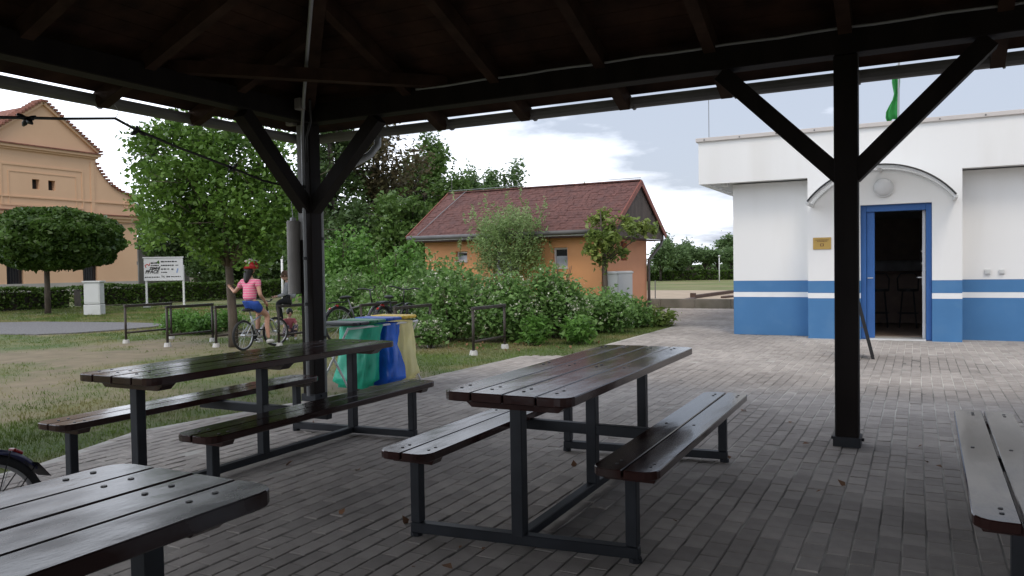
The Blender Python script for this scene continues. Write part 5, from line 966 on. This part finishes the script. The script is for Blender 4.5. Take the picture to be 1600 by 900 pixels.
fm_ = MB(); fingers(fm_, lw2, (1, 0, -.2), (0, -1, .2), .85, .8); fingers(fm_, rw2, (1, 0, -.2), (0, 1, .2), .85, .8); hc = (.105, 0, sh2+.205); head(fm_, hc, (1, 0, 0), .95); merge_body(body, fm_); facebits(b_, hc, (1, 0, 0), .95)
skinned('hoodie', [[(-.01, 0, hz2+.0, .125), (-.01, 0, hz2+.12, .125), (.03, 0, hz2+.25, .112), (.04, 0, sh2+.01, .085), (.04, 0, sh2+.06, .065)], [(.04, 0, sh2+.01, .085), (*ls, .06), (*le, .05), (lw2[0]-.02, lw2[1], lw2[2], .034)], [(.04, 0, sh2+.01, .085), (*rs, .06), (*re, .05), (rw2[0]-.02, rw2[1], rw2[2], .034)]], 'hoodie', b_)
skinned('trousers', [[(0, 0, hz2, .112), (.06, .075, hz2-.01, .085), (*lk, .064), (lf_[0], lf_[1], lf_[2]+.03, .05)], [(0, 0, hz2, .112), (.06, -.075, hz2-.01, .085), (*rk, .064), (rf2[0], rf2[1], rf2[2]+.03, .05)]], 'trousers', b_)
capshell((hc[0]-.012, 0, hc[2]+.012), (.100, .084, .112), b_, 'hair', 'hairbrown')
for f_ in (lf_, rf2): skinned('shoe', [[(f_[0]-.04, f_[1], f_[2]-.045, .034), (f_[0]+.04, f_[1], f_[2]-.05, .036), (f_[0]+.11, f_[1], f_[2]-.058, .026)]], 'shoe', b_)
# small child crouching behind
q = at(452, 537); q = q*1.06; ca = math.atan2(-q[1], -q[0])+R(15); c_ = thing('person', 'small child in pink crouching on the ground behind the rack', 'person', (q[0], q[1], 0), ca); c_.scale = (.8, .8, .8)
lk, rk = (.24, .11, .36), (.24, -.11, .36); lf_, rf2 = (.18, .10, .06), (.18, -.10, .06); ls, rs = (.06, .11, .46), (.06, -.11, .46)
body = skinned('body', [[(0, 0, .14, .09), (-.01, 0, .28, .082), (.04, 0, .46, .064), (.06, 0, .51, .036), (.07, 0, .55, .036)], [(.04, 0, .46, .064), (*ls, .04), (.16, .15, .32, .028), (.27, .09, .26, .02)], [(.04, 0, .46, .064), (*rs, .04), (.16, -.15, .32, .028), (.27, -.09, .26, .02)], [(0, 0, .14, .09), (.06, .08, .17, .065), (*lk, .046), (*lf_, .03)], [(0, 0, .14, .09), (.06, -.08, .17, .065), (*rk, .046), (*rf2, .03)]], 'skin2', c_)
fm_ = MB(); fingers(fm_, (.27, .09, .26), (1, -.2, -.3), (0, -1, 0), .75, .6); fingers(fm_, (.27, -.09, .26), (1, .2, -.3), (0, 1, 0), .75, .6); hc = (.09, 0, .635); head(fm_, hc, (1, 0, 0), .88); merge_body(body, fm_); facebits(c_, hc, (1, 0, 0), .88)
skinned('top', [[(0, 0, .17, .108), (-.01, 0, .28, .100), (.04, 0, .46, .078), (.05, 0, .50, .05)], [(.04, 0, .46, .078), (*ls, .052), (.12, .135, .37, .044)], [(.04, 0, .46, .078), (*rs, .052), (.12, -.135, .37, .044)]], 'pinktop', c_)
skinned('leggings', [[(0, 0, .14, .106), (.06, .08, .17, .08), (*lk, .06), (lf_[0], lf_[1], lf_[2]+.06, .04)], [(0, 0, .14, .106), (.06, -.08, .17, .08), (*rk, .06), (rf2[0], rf2[1], rf2[2]+.06, .04)]], 'patterned', c_); capshell((hc[0]-.012, 0, hc[2]+.012), (.094, .078, .104), c_, 'hair', 'hair')
for f_ in (lf_, rf2): skinned('shoe', [[(f_[0]-.03, f_[1], .036, .032), (f_[0]+.04, f_[1], .034, .032), (f_[0]+.09, f_[1], .03, .024)]], 'shoe', c_)
# ------------------------------------------------------------------ litter
def scatter():
    r = np.random.default_rng(77); P = []
    for n_, f in ((160, lambda: (r.uniform(560, 1060), r.uniform(534, 548))), (26, lambda: (r.uniform(430, 1500), r.uniform(640, 895)))):
        for _ in range(n_):
            p = at(*f())
            if n_ < 50 or not inpoly(p[:1], p[1:2], PAVE)[0]: P.append(p+np.array((0, 0, .012)))
    P = np.array(P); V = leafverts(P, .05, 4, .7); o = link('fallen_leaves', fastmesh('fallen_leaves', V, 4), 'deadleaf', kind='stuff'); o['label'] = 'scattered dead leaves on the ground'; o['category'] = 'leaves'
scatter()
